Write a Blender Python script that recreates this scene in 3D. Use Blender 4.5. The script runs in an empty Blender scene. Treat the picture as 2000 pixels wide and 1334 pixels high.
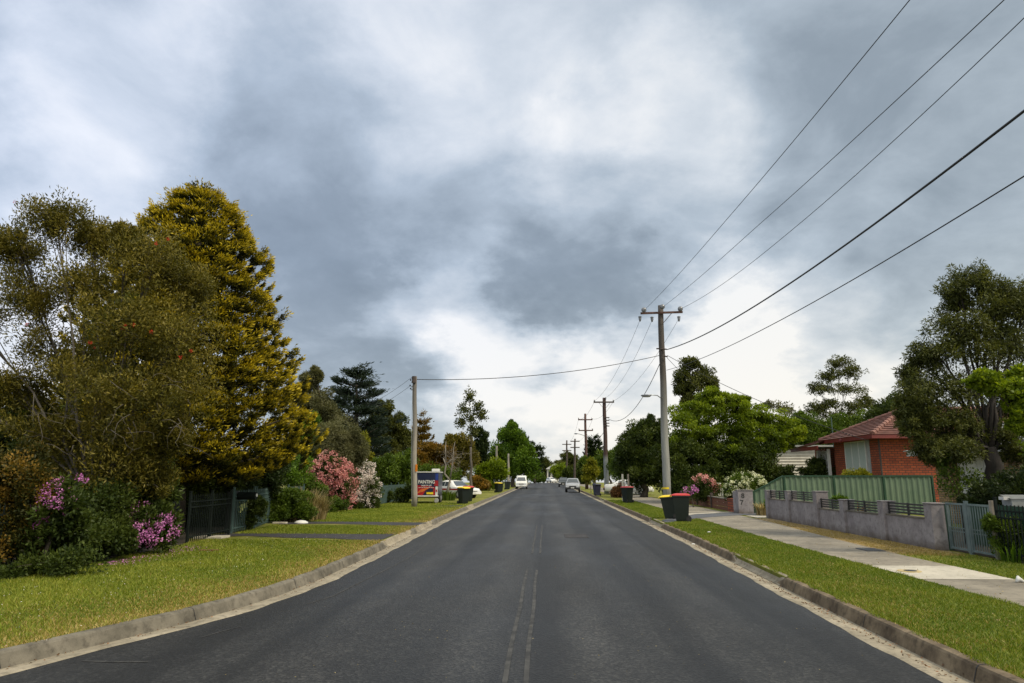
import bpy, math, random
import numpy as np
from mathutils import Vector, Matrix

R = math.radians
scene = bpy.context.scene
col = scene.collection
random.seed(7)

# ------------------------------------------------------------------ camera
FPX, CAMH = 1333.0, 1.85                     # focal length in photo pixels, eye height
TH = math.atan(263 / FPX); PSI = R(2.78)
cam_data = bpy.data.cameras.new("camera")
cam_data.lens = FPX / 2000 * 36; cam_data.sensor_width = 36; cam_data.clip_end = 5000; cam_data.clip_start = 0.05
cam = bpy.data.objects.new("camera", cam_data); col.objects.link(cam)
cam.location = (0, 0, CAMH); cam.rotation_euler = (R(90) + TH, 0, PSI)
scene.camera = cam

def ray(x, y):
    u = x - 1000; v = 667 - y
    d = (u, FPX * math.cos(TH) - v * math.sin(TH), FPX * math.sin(TH) + v * math.cos(TH))
    c, s = math.cos(PSI), math.sin(PSI)
    return (d[0] * c - d[1] * s, d[0] * s + d[1] * c, d[2])
def at(x, y, Y):
    d = ray(x, y); t = Y / d[1]; return Vector((d[0] * t, Y, CAMH + d[2] * t))
def gnd(x, y, z=0.15):
    d = ray(x, y); t = (z - CAMH) / d[2]; return (d[0] * t, d[1] * t)

# ------------------------------------------------------------------ light
SUN_EL, SUN_AZ = R(48), R(118)               # high, right of and a little behind the camera, through cloud
def dirvec(el, az): return Vector((math.cos(el) * math.sin(az), math.cos(el) * math.cos(az), math.sin(el)))
sun_d = bpy.data.lights.new("sun", 'SUN'); sun_d.energy = 1.5; sun_d.angle = R(11); sun_d.color = (1.0, 0.88, 0.68)
sun = bpy.data.objects.new("sun", sun_d); col.objects.link(sun)
sun.rotation_euler = dirvec(SUN_EL, SUN_AZ).to_track_quat('Z', 'Y').to_euler()

scene.view_settings.view_transform = 'Standard'; scene.view_settings.look = 'None'
scene.view_settings.exposure = 1.25; scene.view_settings.gamma = 1
scene.render.film_transparent = False
scene.cycles.max_bounces = 6; scene.cycles.transparent_max_bounces = 8

world = bpy.data.worlds.new("World"); scene.world = world; world.use_nodes = True
wt = world.node_tree; wt.nodes.clear()
def wn(t, **k):
    n = wt.nodes.new(t)
    for a, b in k.items(): setattr(n, a, b)
    return n
def wl(a, b): wt.links.new(a, b)
def wmath(op, a, b=None, c=None, clamp=False):
    n = wn('ShaderNodeMath', operation=op); n.use_clamp = clamp
    for i, v in enumerate((a, b, c)):
        if v is None: continue
        if isinstance(v, (int, float)): n.inputs[i].default_value = v
        else: wl(v, n.inputs[i])
    return n.outputs[0]
tc = wn('ShaderNodeTexCoord'); D = tc.outputs['Generated']
sep = wn('ShaderNodeSeparateXYZ'); wl(D, sep.inputs[0])
zz = wmath('ADD', wmath('MAXIMUM', sep.outputs[2], 0.0), 0.42)
comb = wn('ShaderNodeCombineXYZ')
wl(wmath('DIVIDE', sep.outputs[0], zz), comb.inputs[0]); wl(wmath('DIVIDE', sep.outputs[1], zz), comb.inputs[1])
def wnoise(scale, detail, rough, dist, off):
    m = wn('ShaderNodeMapping'); wl(comb.outputs[0], m.inputs[0]); m.inputs['Location'].default_value = off
    n = wn('ShaderNodeTexNoise'); wl(m.outputs[0], n.inputs['Vector'])
    n.inputs['Scale'].default_value = scale; n.inputs['Detail'].default_value = detail
    n.inputs['Roughness'].default_value = rough; n.inputs['Distortion'].default_value = dist
    return n.outputs['Fac']
v = wmath('MULTIPLY_ADD', wnoise(1.15, 6, 0.5, 0.5, (3.1, 7.2, 0)), 0.42, -0.21 + 0.56)
v = wmath('ADD', v, wmath('MULTIPLY_ADD', wnoise(4.6, 10, 0.58, 0.25, (8.3, 1.2, 0)), 0.80, -0.385))
# warp used to break the edges of the breaks in the cloud
warpn = wn('ShaderNodeTexNoise'); wl(comb.outputs[0], warpn.inputs['Vector'])
warpn.inputs['Scale'].default_value = 2.6; warpn.inputs['Detail'].default_value = 9; warpn.inputs['Roughness'].default_value = 0.6
vm = wn('ShaderNodeVectorMath', operation='SUBTRACT'); wl(warpn.outputs['Color'], vm.inputs[0]); vm.inputs[1].default_value = (.5, .5, .5)
vs = wn('ShaderNodeVectorMath', operation='SCALE'); wl(vm.outputs[0], vs.inputs[0]); vs.inputs['Scale'].default_value = 0.34
va = wn('ShaderNodeVectorMath', operation='ADD'); wl(D, va.inputs[0]); wl(vs.outputs[0], va.inputs[1])
DW = va.outputs[0]
# thin and thick places in the overcast: direction, half-width (degrees), amount
CL = [((250, 185), 7, .34), ((300, 260), 9, .16), ((150, 230), 6, .12), ((500, 25), 7, .2), ((420, 400), 6, .10), ((860, 230), 9, .10), ((960, 60), 11, .14), ((560, 30), 10, .12),
      ((1240, 350), 8.5, .42), ((1090, 330), 6, .12), ((900, 625), 6, .46), ((1010, 745), 6.5, .44), ((1120, 790), 6, .10), ((1230, 640), 5, -.10), ((850, 770), 6, -.12), ((1700, 620), 6, -.12),
      ((1300, 760), 8, .36), ((1520, 735), 8, .40), ((1700, 680), 8, .15), ((1430, 640), 5, .18), ((30, 700), 9, .5),
      ((420, 190), 10, -.16), ((380, 90), 8, -.12), ((600, 330), 9, -.20), ((750, 480), 8, -.06), ((1050, 480), 8, -.24),
      ((1180, 490), 7, -.22), ((1330, 470), 7, -.08), ((1110, 600), 6, -.20), ((620, 620), 8, -.12), ((700, 700), 7, -.16),
      ((1850, 180), 14, -.16), ((1650, 420), 9, -.12), ((1960, 120), 9, -.1), ((1300, 240), 8, -.06), ((1500, 560), 7, -.10),
      ((80, 380), 9, -.03), ((0, 60), 9, -.08), ((1900, 450), 9, .08)]
for (px, py), wdeg, amt in CL:
    d = Vector(ray(px, py)).normalized()
    dot = wn('ShaderNodeVectorMath', operation='DOT_PRODUCT'); nrm = wn('ShaderNodeVectorMath', operation='NORMALIZE')
    wl(DW, nrm.inputs[0]); wl(nrm.outputs[0], dot.inputs[0]); dot.inputs[1].default_value = d
    mr = wn('ShaderNodeMapRange', interpolation_type='SMOOTHSTEP'); wl(dot.outputs['Value'], mr.inputs[0])
    mr.inputs[1].default_value = math.cos(R(wdeg * 1.5)); mr.inputs[2].default_value = math.cos(R(wdeg * 0.15))
    mr.inputs[3].default_value = 0; mr.inputs[4].default_value = amt * (.80 if amt > 0 else .95)
    v = wmath('ADD', v, mr.outputs[0])
v = wmath('MULTIPLY_ADD', v, 0.97, 0.045); rp = wn('ShaderNodeValToRGB'); wl(v, rp.inputs[0]); cr = rp.color_ramp
for pos, c in ((0.0, (.20, .245, .29)), (0.30, (.28, .335, .39)), (0.56, (.44, .51, .58)), (0.80, (.66, .71, .76)), (1.0, (.88, .89, .89))):
    e = cr.elements[0] if pos == 0 else (cr.elements[len(cr.elements) - 1] if pos == 1 else cr.elements.new(pos))
    e.color = c + (1,)
# left sky bluer, right greyer, horizon warmer
hz = wn('ShaderNodeMapRange'); wl(sep.outputs[2], hz.inputs[0]); hz.inputs[1].default_value = .0; hz.inputs[2].default_value = .3; hz.inputs[3].default_value = 1; hz.inputs[4].default_value = 0
mixw = wn('ShaderNodeMix', data_type='RGBA', blend_type='MULTIPLY'); wl(hz.outputs[0], mixw.inputs[0]); wl(rp.outputs[0], mixw.inputs[6]); mixw.inputs[7].default_value = (1.07, 1.0, .90, 1)
lr = wn('ShaderNodeMapRange'); wl(sep.outputs[0], lr.inputs[0]); lr.inputs[1].default_value = -.6; lr.inputs[2].default_value = .6
tint = wn('ShaderNodeMix', data_type='RGBA'); wl(lr.outputs[0], tint.inputs[0]); tint.inputs[6].default_value = (.95, .98, 1.08, 1); tint.inputs[7].default_value = (1.0, .985, .945, 1)
mixt = wn('ShaderNodeMix', data_type='RGBA', blend_type='MULTIPLY'); mixt.inputs[0].default_value = 1; wl(mixw.outputs[2], mixt.inputs[6]); wl(tint.outputs[2], mixt.inputs[7])
# an overcast sky is brightest overhead and toward the veiled sun
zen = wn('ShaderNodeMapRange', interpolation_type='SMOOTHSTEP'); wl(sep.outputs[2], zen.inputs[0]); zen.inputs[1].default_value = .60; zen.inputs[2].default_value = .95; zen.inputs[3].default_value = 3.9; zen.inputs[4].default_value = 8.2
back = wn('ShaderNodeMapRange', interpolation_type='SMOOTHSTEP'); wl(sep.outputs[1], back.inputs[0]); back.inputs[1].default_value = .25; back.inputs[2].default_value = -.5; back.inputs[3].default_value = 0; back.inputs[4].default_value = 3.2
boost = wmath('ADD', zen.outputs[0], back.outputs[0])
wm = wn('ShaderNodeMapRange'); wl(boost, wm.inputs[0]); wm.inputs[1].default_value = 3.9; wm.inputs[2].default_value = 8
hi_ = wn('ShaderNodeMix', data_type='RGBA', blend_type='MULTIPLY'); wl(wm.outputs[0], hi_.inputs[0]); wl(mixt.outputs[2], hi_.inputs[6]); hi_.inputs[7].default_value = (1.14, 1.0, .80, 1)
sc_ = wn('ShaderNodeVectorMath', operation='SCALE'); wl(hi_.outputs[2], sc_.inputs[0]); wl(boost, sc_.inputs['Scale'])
sky = wn('ShaderNodeTexSky', sky_type='NISHITA'); sky.sun_disc = False; sky.sun_elevation = SUN_EL; sky.sun_rotation = SUN_AZ
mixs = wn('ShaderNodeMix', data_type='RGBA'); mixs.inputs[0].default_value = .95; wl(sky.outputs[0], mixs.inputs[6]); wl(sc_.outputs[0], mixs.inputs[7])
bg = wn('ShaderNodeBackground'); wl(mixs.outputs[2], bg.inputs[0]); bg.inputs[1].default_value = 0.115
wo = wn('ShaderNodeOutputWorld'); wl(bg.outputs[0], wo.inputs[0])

# ------------------------------------------------------------------ materials
def new_mat(name):
    m = bpy.data.materials.new(name); m.use_nodes = True; nt = m.node_tree
    return m, nt, nt.nodes['Principled BSDF']
def node(nt, t, **k):
    n = nt.nodes.new(t)
    for a, b in k.items(): setattr(n, a, b)
    return n
def noise(nt, scale, detail=5, rough=.55, vec=None, stretch=None):
    n = node(nt, 'ShaderNodeTexNoise'); n.inputs['Scale'].default_value = scale; n.inputs['Detail'].default_value = detail; n.inputs['Roughness'].default_value = rough
    if vec is None: vec = node(nt, 'ShaderNodeTexCoord').outputs['Object']
    if stretch:
        mp = node(nt, 'ShaderNodeMapping'); mp.inputs['Scale'].default_value = stretch; nt.links.new(vec, mp.inputs[0]); vec = mp.outputs[0]
    nt.links.new(vec, n.inputs['Vector']); return n.outputs['Fac']
def ramp(nt, fac, stops):
    r = node(nt, 'ShaderNodeValToRGB'); nt.links.new(fac, r.inputs[0]); e = r.color_ramp.elements
    for i, (p, c) in enumerate(stops):
        if i == 0: q = e[0]; q.position = p
        elif i == len(stops) - 1: q = e[len(e) - 1]; q.position = p
        else: q = e.new(p)
        q.color = tuple(c) + (1,)
    return r.outputs[0]
def mixc(nt, fac, a, b, mode='MIX'):
    m = node(nt, 'ShaderNodeMix', data_type='RGBA', blend_type=mode)
    for i, x in ((0, fac), (6, a), (7, b)):
        if hasattr(x, 'links'): nt.links.new(x, m.inputs[i])
        elif i == 0: m.inputs[0].default_value = x
        else: m.inputs[i].default_value = tuple(x) + (1,)
    return m.outputs[2]
def bump(nt, bs, h, strength=.3, dist=.01):
    b = node(nt, 'ShaderNodeBump'); b.inputs['Strength'].default_value = strength; b.inputs['Distance'].default_value = dist
    nt.links.new(h, b.inputs['Height']); nt.links.new(b.outputs[0], bs.inputs['Normal'])
def simple(name, c1, c2=None, scale=6, rough=.7, metal=0, bmp=0, bscale=60, stretch=None, spec=.5, lo=.35, hi=.65, bdist=.01):
    m, nt, bs = new_mat(name)
    bs.inputs['Roughness'].default_value = rough; bs.inputs['Metallic'].default_value = metal; bs.inputs['Specular IOR Level'].default_value = spec
    if c2 is None: c2 = tuple(x * .8 for x in c1)
    f = noise(nt, scale, 6, .6, stretch=stretch)
    nt.links.new(ramp(nt, f, [(lo, c1), (hi, c2)]), bs.inputs['Base Color'])
    if bmp: bump(nt, bs, noise(nt, bscale, 4, stretch=stretch), bmp, bdist)
    return m
def leafmat(name, stops, rough=.55, trans=.3, spec=.25):
    m, nt, bs = new_mat(name)
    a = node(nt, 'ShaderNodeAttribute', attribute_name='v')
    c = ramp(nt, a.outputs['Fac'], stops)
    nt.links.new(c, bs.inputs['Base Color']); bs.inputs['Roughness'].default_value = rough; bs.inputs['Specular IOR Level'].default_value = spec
    t = node(nt, 'ShaderNodeBsdfTranslucent'); nt.links.new(mixc(nt, 1.0, c, (1.25, 1.2, .6), 'MULTIPLY'), t.inputs[0])
    mx = node(nt, 'ShaderNodeMixShader'); mx.inputs[0].default_value = trans
    nt.links.new(bs.outputs[0], mx.inputs[1]); nt.links.new(t.outputs[0], mx.inputs[2])
    nt.links.new(mx.outputs[0], nt.nodes['Material Output'].inputs[0]); return m

MT = {}
def asphalt():
    m, nt, bs = new_mat('asphalt')
    tcn = node(nt, 'ShaderNodeTexCoord').outputs['Object']
    big = noise(nt, .35, 5, .55, tcn, (1.0, .35, 1)); lane = noise(nt, .55, 3, .5, tcn, (2.6, .05, 1)); fine = noise(nt, 34, 3, .7, tcn); mid = noise(nt, 3.5, 6, .65, tcn)
    c = ramp(nt, big, [(.42, (.0036, .0038, .0043)), (.50, (.0050, .0052, .0058)), (.60, (.013, .0132, .0136))])
    c = mixc(nt, .55, c, ramp(nt, lane, [(.44, (.0045, .0047, .0053)), (.56, (.020, .0203, .0208))]))
    c = mixc(nt, .8, c, ramp(nt, mid, [(.3, (.6, .6, .62)), (.7, (1.4, 1.4, 1.36))]), 'MULTIPLY')
    sx = node(nt, 'ShaderNodeSeparateXYZ'); nt.links.new(tcn, sx.inputs[0])
    wob = node(nt, 'ShaderNodeMath', operation='MULTIPLY_ADD'); nt.links.new(noise(nt, .5, 4, .6, tcn, (.2, .35, 1)), wob.inputs[0]); wob.inputs[1].default_value = 1.3; nt.links.new(sx.outputs[0], wob.inputs[2])
    tot = None
    for cx0 in (-1.95, -.35, 1.15, 2.7):                 # wheel-polished bands along the road
        d = node(nt, 'ShaderNodeMath', operation='SUBTRACT'); nt.links.new(wob.outputs[0], d.inputs[0]); d.inputs[1].default_value = cx0 + .1
        ab = node(nt, 'ShaderNodeMath', operation='ABSOLUTE'); nt.links.new(d.outputs[0], ab.inputs[0])
        mr = node(nt, 'ShaderNodeMapRange', interpolation_type='SMOOTHSTEP'); nt.links.new(ab.outputs[0], mr.inputs[0]); mr.inputs[1].default_value = .05; mr.inputs[2].default_value = .52; mr.inputs[3].default_value = 1; mr.inputs[4].default_value = 0
        if tot is None: tot = mr.outputs[0]
        else: a_ = node(nt, 'ShaderNodeMath', operation='ADD'); nt.links.new(tot, a_.inputs[0]); nt.links.new(mr.outputs[0], a_.inputs[1]); tot = a_.outputs[0]
    br = node(nt, 'ShaderNodeMath', operation='MULTIPLY'); nt.links.new(tot, br.inputs[0]); nt.links.new(ramp(nt, noise(nt, .35, 6, .65, tcn, (1, .5, 1)), [(.38, (.15,) * 3), (.62, (1,) * 3)]), br.inputs[1])
    c = mixc(nt, br.outputs[0], c, (.030, .0297, .029))
    sp = node(nt, 'ShaderNodeTexVoronoi'); sp.inputs['Scale'].default_value = 36; nt.links.new(tcn, sp.inputs['Vector'])
    c = mixc(nt, .75, c, ramp(nt, sp.outputs['Color'], [(.2, (.35, .35, .37)), (.6, (1.0, 1.0, 1.0)), (.93, (2.5, 2.45, 2.3))]), 'MULTIPLY')
    nt.links.new(c, bs.inputs['Base Color']); bs.inputs['Specular IOR Level'].default_value = .42
    r = ramp(nt, big, [(.35, (.52,) * 3), (.65, (.68,) * 3)]); nt.links.new(r, bs.inputs['Roughness'])
    mx = node(nt, 'ShaderNodeMath', operation='ADD'); nt.links.new(sp.outputs['Distance'], mx.inputs[0]); nt.links.new(fine, mx.inputs[1])
    bump(nt, bs, mx.outputs[0], .65, .009); return m
MT['asphalt'] = asphalt()
def turf():
    m, nt, bs = new_mat('turf')
    tcn = node(nt, 'ShaderNodeTexCoord').outputs['Object']
    big = noise(nt, .45, 5, .6, tcn); mid = noise(nt, 2.6, 6, .65, tcn); fine = noise(nt, 40, 4, .7, tcn)
    c = ramp(nt, big, [(.35, (.085, .12, .010)), (.5, (.14, .165, .016)), (.65, (.23, .215, .045))])
    c = mixc(nt, .5, c, ramp(nt, mid, [(.35, (.06, .085, .010)), (.68, (.27, .22, .07))]))
    c = mixc(nt, .7, c, ramp(nt, fine, [(.3, (.55, .55, .55)), (.7, (1.3, 1.3, 1.3))]), 'MULTIPLY')
    nt.links.new(c, bs.inputs['Base Color']); bs.inputs['Roughness'].default_value = .9; bs.inputs['Specular IOR Level'].default_value = .15
    bump(nt, bs, fine, .8, .03); return m
MT['turf'] = turf()
MT['dry'] = simple('dry_grass', (.17, .12, .05), (.33, .24, .12), 9, .95, bmp=.8, bscale=60, bdist=.02)
MT['soil'] = simple('garden_soil', (.02, .016, .011), (.045, .035, .02), 5, .95, bmp=.6, bscale=30)
def concrete(name, a, b, dark, sc=1.5):
    m, nt, bs = new_mat(name)
    f1 = noise(nt, sc, 7, .65); f2 = noise(nt, 9, 5, .6); f3 = noise(nt, 90, 2, .6)
    c = ramp(nt, f1, [(.36, a), (.64, b)]); c = mixc(nt, ramp(nt, f2, [(.5, (0, 0, 0)), (.72, (.7, .7, .7))]), c, dark)
    c = mixc(nt, .5, c, ramp(nt, f3, [(.3, (.8, .8, .8)), (.7, (1.15, 1.15, 1.15))]), 'MULTIPLY')
    nt.links.new(c, bs.inputs['Base Color']); bs.inputs['Roughness'].default_value = .85; bs.inputs['Specular IOR Level'].default_value = .3
    bump(nt, bs, f3, .25, .004); return m
MT['kerb'] = concrete('kerb_concrete', (.085, .078, .062), (.18, .163, .13), (.035, .030, .024), 2.0)
MT['kerb_old'] = concrete('kerb_concrete_stained', (.075, .055, .035), (.20, .155, .10), (.020, .015, .009), 2.6)
MT['gutter'] = concrete('gutter_concrete', (.19, .165, .12), (.32, .28, .21), (.07, .06, .045))
MT['path'] = concrete('path_concrete', (.15, .135, .108), (.26, .232, .185), (.085, .078, .066), .9)
MT['pad'] = concrete('new_concrete', (.36, .335, .28), (.48, .445, .37), (.25, .23, .19), .8)
MT['drive'] = simple('blue_grey_asphalt', (.055, .06, .072), (.09, .095, .105), 6, .8, bmp=.4, bscale=90)
MT['track'] = simple('driveway_asphalt', (.014, .013, .015), (.034, .031, .032), 6, .85, bmp=.5, bscale=90)
def zwood(name, lo, hi, z0, z1, stretch=(9, 9, .5)):
    m, nt, bs = new_mat(name)
    tcn = node(nt, 'ShaderNodeTexCoord').outputs['Object']
    s = node(nt, 'ShaderNodeSeparateXYZ'); nt.links.new(tcn, s.inputs[0])
    mr = node(nt, 'ShaderNodeMapRange'); nt.links.new(s.outputs[2], mr.inputs[0]); mr.inputs[1].default_value = z0; mr.inputs[2].default_value = z1
    c = mixc(nt, mr.outputs[0], lo, hi)
    f = noise(nt, 2.2, 7, .65, tcn, stretch)
    c = mixc(nt, .8, c, ramp(nt, f, [(.3, (.62, .62, .62)), (.7, (1.25, 1.25, 1.25))]), 'MULTIPLY')
    nt.links.new(c, bs.inputs['Base Color']); bs.inputs['Roughness'].default_value = .8; bump(nt, bs, f, .5, .01); return m
MT['pole'] = zwood('weathered_pole', (.24, .245, .23), (.055, .046, .040), 4.0, 8.5)
MT['pole_b'] = zwood('weathered_pole_lower', (.22, .24, .24), (.05, .026, .021), 3.3, 3.9)
MT['pole_c'] = zwood('grey_timber_pole', (.26, .24, .205), (.11, .10, .09), 3, 7)
MT['pole_d'] = simple('dark_timber', (.035, .028, .025), (.07, .05, .042), 4, .85)
MT['arm'] = simple('red_brown_timber', (.05, .022, .016), (.10, .05, .04), 8, .8)
MT['porcelain'] = simple('grey_porcelain', (.10, .11, .13), (.16, .17, .19), 8, .25)
MT['cable'] = simple('black_cable', (.012, .012, .014), None, 8, .5)
MT['galv'] = simple('galvanised_steel', (.38, .40, .41), (.28, .30, .31), 8, .45, .6)
MT['render'] = concrete('lilac_grey_render', (.19, .172, .18), (.29, .27, .275), (.11, .10, .10), 1.6)
_nt = MT['render'].node_tree; _bs = _nt.nodes['Principled BSDF']; _c = _bs.inputs['Base Color'].links[0].from_socket
_s = node(_nt, 'ShaderNodeSeparateXYZ'); _geo = node(_nt, 'ShaderNodeNewGeometry'); _nt.links.new(_geo.outputs['Position'], _s.inputs[0])
_a = node(_nt, 'ShaderNodeMath', operation='MULTIPLY_ADD'); _nt.links.new(noise(_nt, 3.5, 6, .65, _geo.outputs['Position']), _a.inputs[0]); _a.inputs[1].default_value = .55; _nt.links.new(_s.outputs[2], _a.inputs[2])
_m = node(_nt, 'ShaderNodeMapRange'); _nt.links.new(_a.outputs[0], _m.inputs[0]); _m.inputs[1].default_value = .38; _m.inputs[2].default_value = .66; _m.inputs[3].default_value = .8; _m.inputs[4].default_value = 0   # dirt splashed up from the ground
_nt.links.new(mixc(_nt, _m.outputs[0], _c, (.085, .066, .048)), _bs.inputs['Base Color'])
MT['slat'] = simple('dark_slat', (.018, .019, .020), (.03, .03, .03), 8, .5)
MT['cb_green'] = simple('green_steel_sheet', (.085, .135, .088), (.115, .165, .11), 1.4, .5)
MT['cb_dark'] = simple('dark_green_steel', (.010, .040, .022), (.016, .055, .03), 2, .45)
MT['fence_black'] = simple('dark_green_metal', (.003, .006, .005), (.006, .011, .009), 4, .8, spec=.2)
MT['fence_teal'] = simple('teal_metal', (.03, .062, .058), (.055, .095, .088), 4, .7)
MT['gate_blue'] = simple('blue_grey_gate', (.09, .13, .135), (.14, .18, .185), 4, .5)
MT['white'] = simple('white_paint', (.62, .62, .60), (.50, .50, .48), 3, .55)
MT['cream'] = simple('cream_weatherboard', (.44, .42, .36), (.54, .52, .45), 2, .65)
MT['fascia'] = simple('dark_red_fascia', (.11, .014, .012), (.16, .022, .018), 3, .5)
MT['greyroof'] = simple('grey_roof', (.23, .24, .24), (.33, .33, .32), 2, .6)
MT['timber'] = simple('reddish_timber', (.085, .028, .015), (.17, .065, .035), 5, .85, stretch=(1, 1, 6), bmp=.3)
MT['glass'] = simple('dark_glass', (.02, .025, .03), (.04, .045, .05), 2, .08, spec=.8)
MT['curtain'] = simple('pale_curtain', (.26, .30, .275), (.36, .40, .37), 5, .7, stretch=(30, 30, .4))
MT['carglass'] = simple('car_glass', (.035, .045, .055), (.06, .07, .08), 2, .06, spec=.9)
MT['carwhite'] = simple('white_car_paint', (.70, .70, .68), (.64, .64, .62), 2, .25)
MT['carsilver'] = simple('silver_car_paint', (.34, .35, .37), (.29, .30, .31), 2, .3, .3)
MT['cardark'] = simple('dark_car_paint', (.025, .03, .03), (.035, .04, .04), 2, .25)
MT['rubber'] = simple('rubber', (.012, .012, .012), (.02, .02, .02), 9, .8)
MT['rim'] = simple('wheel_rim', (.42, .42, .42), (.30, .30, .30), 9, .4, .5)
MT['red'] = simple('red_plastic', (.46, .028, .026), (.38, .022, .022), 3, .4)
MT['yellow'] = simple('yellow_plastic', (.70, .52, .01), (.60, .44, .01), 3, .4)
MT['bingreen'] = simple('dark_green_plastic', (.003, .008, .006), (.005, .012, .009), 3, .45)
MT['binblue'] = simple('navy_plastic', (.012, .013, .035), (.018, .02, .045), 3, .45)
MT['black'] = simple('black_plastic', (.012, .012, .013), (.02, .02, .02), 3, .5)
MT['lampred'] = simple('red_lens', (.35, .02, .015), (.25, .015, .01), 9, .2)
MT['orange'] = simple('orange_lens', (.6, .2, .02), (.5, .15, .015), 9, .2)
MT['headlight'] = simple('clear_lens', (.55, .57, .6), (.4, .42, .45), 9, .12)
MT['bark'] = simple('dark_bark', (.030, .024, .018), (.075, .06, .045), 7, .9, stretch=(1, 1, .25), bmp=.8, bscale=12, bdist=.03)
MT['bark_grey'] = simple('grey_bark', (.13, .115, .095), (.24, .215, .18), 7, .9, stretch=(1, 1, .3), bmp=.6, bscale=14, bdist=.02)
MT['bark_dark'] = simple('black_brown_bark', (.012, .010, .008), (.035, .028, .022), 7, .9, stretch=(1, 1, .25), bmp=.8, bscale=12, bdist=.03)
MT['bark_mid'] = simple('brown_grey_bark', (.055, .047, .038), (.12, .105, .085), 7, .9, stretch=(1, 1, .3), bmp=.6, bscale=14, bdist=.02)
MT['bark_pale'] = simple('pale_bark', (.34, .32, .25), (.48, .45, .38), 5, .85)
def brick(name, a, b, mortar, w=.24, h=.086):
    m, nt, bs = new_mat(name)
    s = node(nt, 'ShaderNodeSeparateXYZ'); nt.links.new(node(nt, 'ShaderNodeTexCoord').outputs['Object'], s.inputs[0])
    ad = node(nt, 'ShaderNodeMath', operation='ADD'); nt.links.new(s.outputs[0], ad.inputs[0]); nt.links.new(s.outputs[1], ad.inputs[1])
    cb = node(nt, 'ShaderNodeCombineXYZ'); nt.links.new(ad.outputs[0], cb.inputs[0]); nt.links.new(s.outputs[2], cb.inputs[1])
    bt = node(nt, 'ShaderNodeTexBrick'); nt.links.new(cb.outputs[0], bt.inputs['Vector'])
    bt.inputs['Color1'].default_value = a + (1,); bt.inputs['Color2'].default_value = b + (1,); bt.inputs['Mortar'].default_value = mortar + (1,)
    bt.inputs['Scale'].default_value = 1; bt.inputs['Brick Width'].default_value = w; bt.inputs['Row Height'].default_value = h
    bt.inputs['Mortar Size'].default_value = .018; bt.inputs['Bias'].default_value = -.1
    c = mixc(nt, .6, bt.outputs['Color'], ramp(nt, noise(nt, 3, 6, .6), [(.3, (.75, .75, .75)), (.7, (1.2, 1.2, 1.2))]), 'MULTIPLY')
    nt.links.new(c, bs.inputs['Base Color']); bs.inputs['Roughness'].default_value = .85; bump(nt, bs, bt.outputs['Fac'], -.4, .01); return m
MT['brick'] = brick('red_brick', (.30, .062, .018), (.19, .034, .011), (.06, .026, .018), .30, .125)
MT['brick_pale'] = brick('cream_brick', (.33, .21, .09), (.23, .13, .055), (.14, .10, .06))
def tiles():
    m, nt, bs = new_mat('terracotta_tiles')
    f = noise(nt, 2.2, 6, .6); w = node(nt, 'ShaderNodeTexVoronoi'); w.inputs['Scale'].default_value = 3.3; nt.links.new(node(nt, 'ShaderNodeTexCoord').outputs['Object'], w.inputs['Vector'])
    c = ramp(nt, f, [(.35, (.11, .045, .035)), (.65, (.20, .090, .068))]); c = mixc(nt, .5, c, ramp(nt, w.outputs['Color'], [(.1, (.7, .7, .7)), (.9, (1.3, 1.3, 1.3))]), 'MULTIPLY')
    nt.links.new(c, bs.inputs['Base Color']); bs.inputs['Roughness'].default_value = .7; return m
MT['tiles'] = tiles()

# leaf palettes (dark, mid, light)
def pal(name, a, b, c, **k): MT[name] = leafmat(name, [(.0, a), (.5, b), (1.0, c)], **k)
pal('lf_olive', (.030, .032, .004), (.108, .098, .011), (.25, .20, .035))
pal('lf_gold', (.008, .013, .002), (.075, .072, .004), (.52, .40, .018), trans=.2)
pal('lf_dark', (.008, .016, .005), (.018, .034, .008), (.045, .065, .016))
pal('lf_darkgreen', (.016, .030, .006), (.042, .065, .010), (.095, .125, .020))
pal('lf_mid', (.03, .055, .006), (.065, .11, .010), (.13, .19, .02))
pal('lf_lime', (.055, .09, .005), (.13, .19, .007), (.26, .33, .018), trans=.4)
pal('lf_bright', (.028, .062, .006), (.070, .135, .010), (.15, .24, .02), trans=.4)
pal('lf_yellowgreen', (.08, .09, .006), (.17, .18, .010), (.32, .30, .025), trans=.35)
pal('lf_greyolive', (.045, .050, .020), (.095, .098, .040), (.17, .165, .08))
pal('lf_blue', (.012, .022, .016), (.028, .045, .033), (.06, .085, .06))
pal('lf_orange', (.06, .045, .006), (.15, .095, .012), (.33, .17, .02))
pal('lf_hedge', (.014, .024, .005), (.048, .048, .008), (.26, .15, .02))
pal('lf_rust', (.05, .03, .012), (.14, .07, .03), (.30, .15, .08))
pal('lf_euc', (.026, .036, .008), (.064, .076, .014), (.14, .15, .032))
pal('lf_straw', (.10, .075, .025), (.26, .20, .09), (.46, .38, .20))
pal('fl_pink', (.38, .10, .12), (.60, .25, .25), (.80, .48, .43), trans=.15)
pal('fl_white', (.55, .42, .42), (.78, .70, .68), (.90, .88, .85), trans=.15)
pal('fl_purple', (.30, .07, .27), (.50, .17, .45), (.70, .34, .60), trans=.15)
pal('fl_red', (.30, .01, .01), (.50, .02, .015), (.65, .05, .03))
pal('fl_cream', (.50, .52, .30), (.70, .72, .48), (.85, .86, .68), trans=.15)
pal('lf_grass', (.06, .11, .008), (.155, .200, .015), (.34, .34, .06), trans=.35)
pal('lf_grass_green', (.055, .105, .006), (.120, .170, .012), (.25, .265, .036), trans=.35)
pal('lf_grass_dry', (.17, .13, .025), (.30, .22, .06), (.42, .34, .14), trans=.2)

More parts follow.
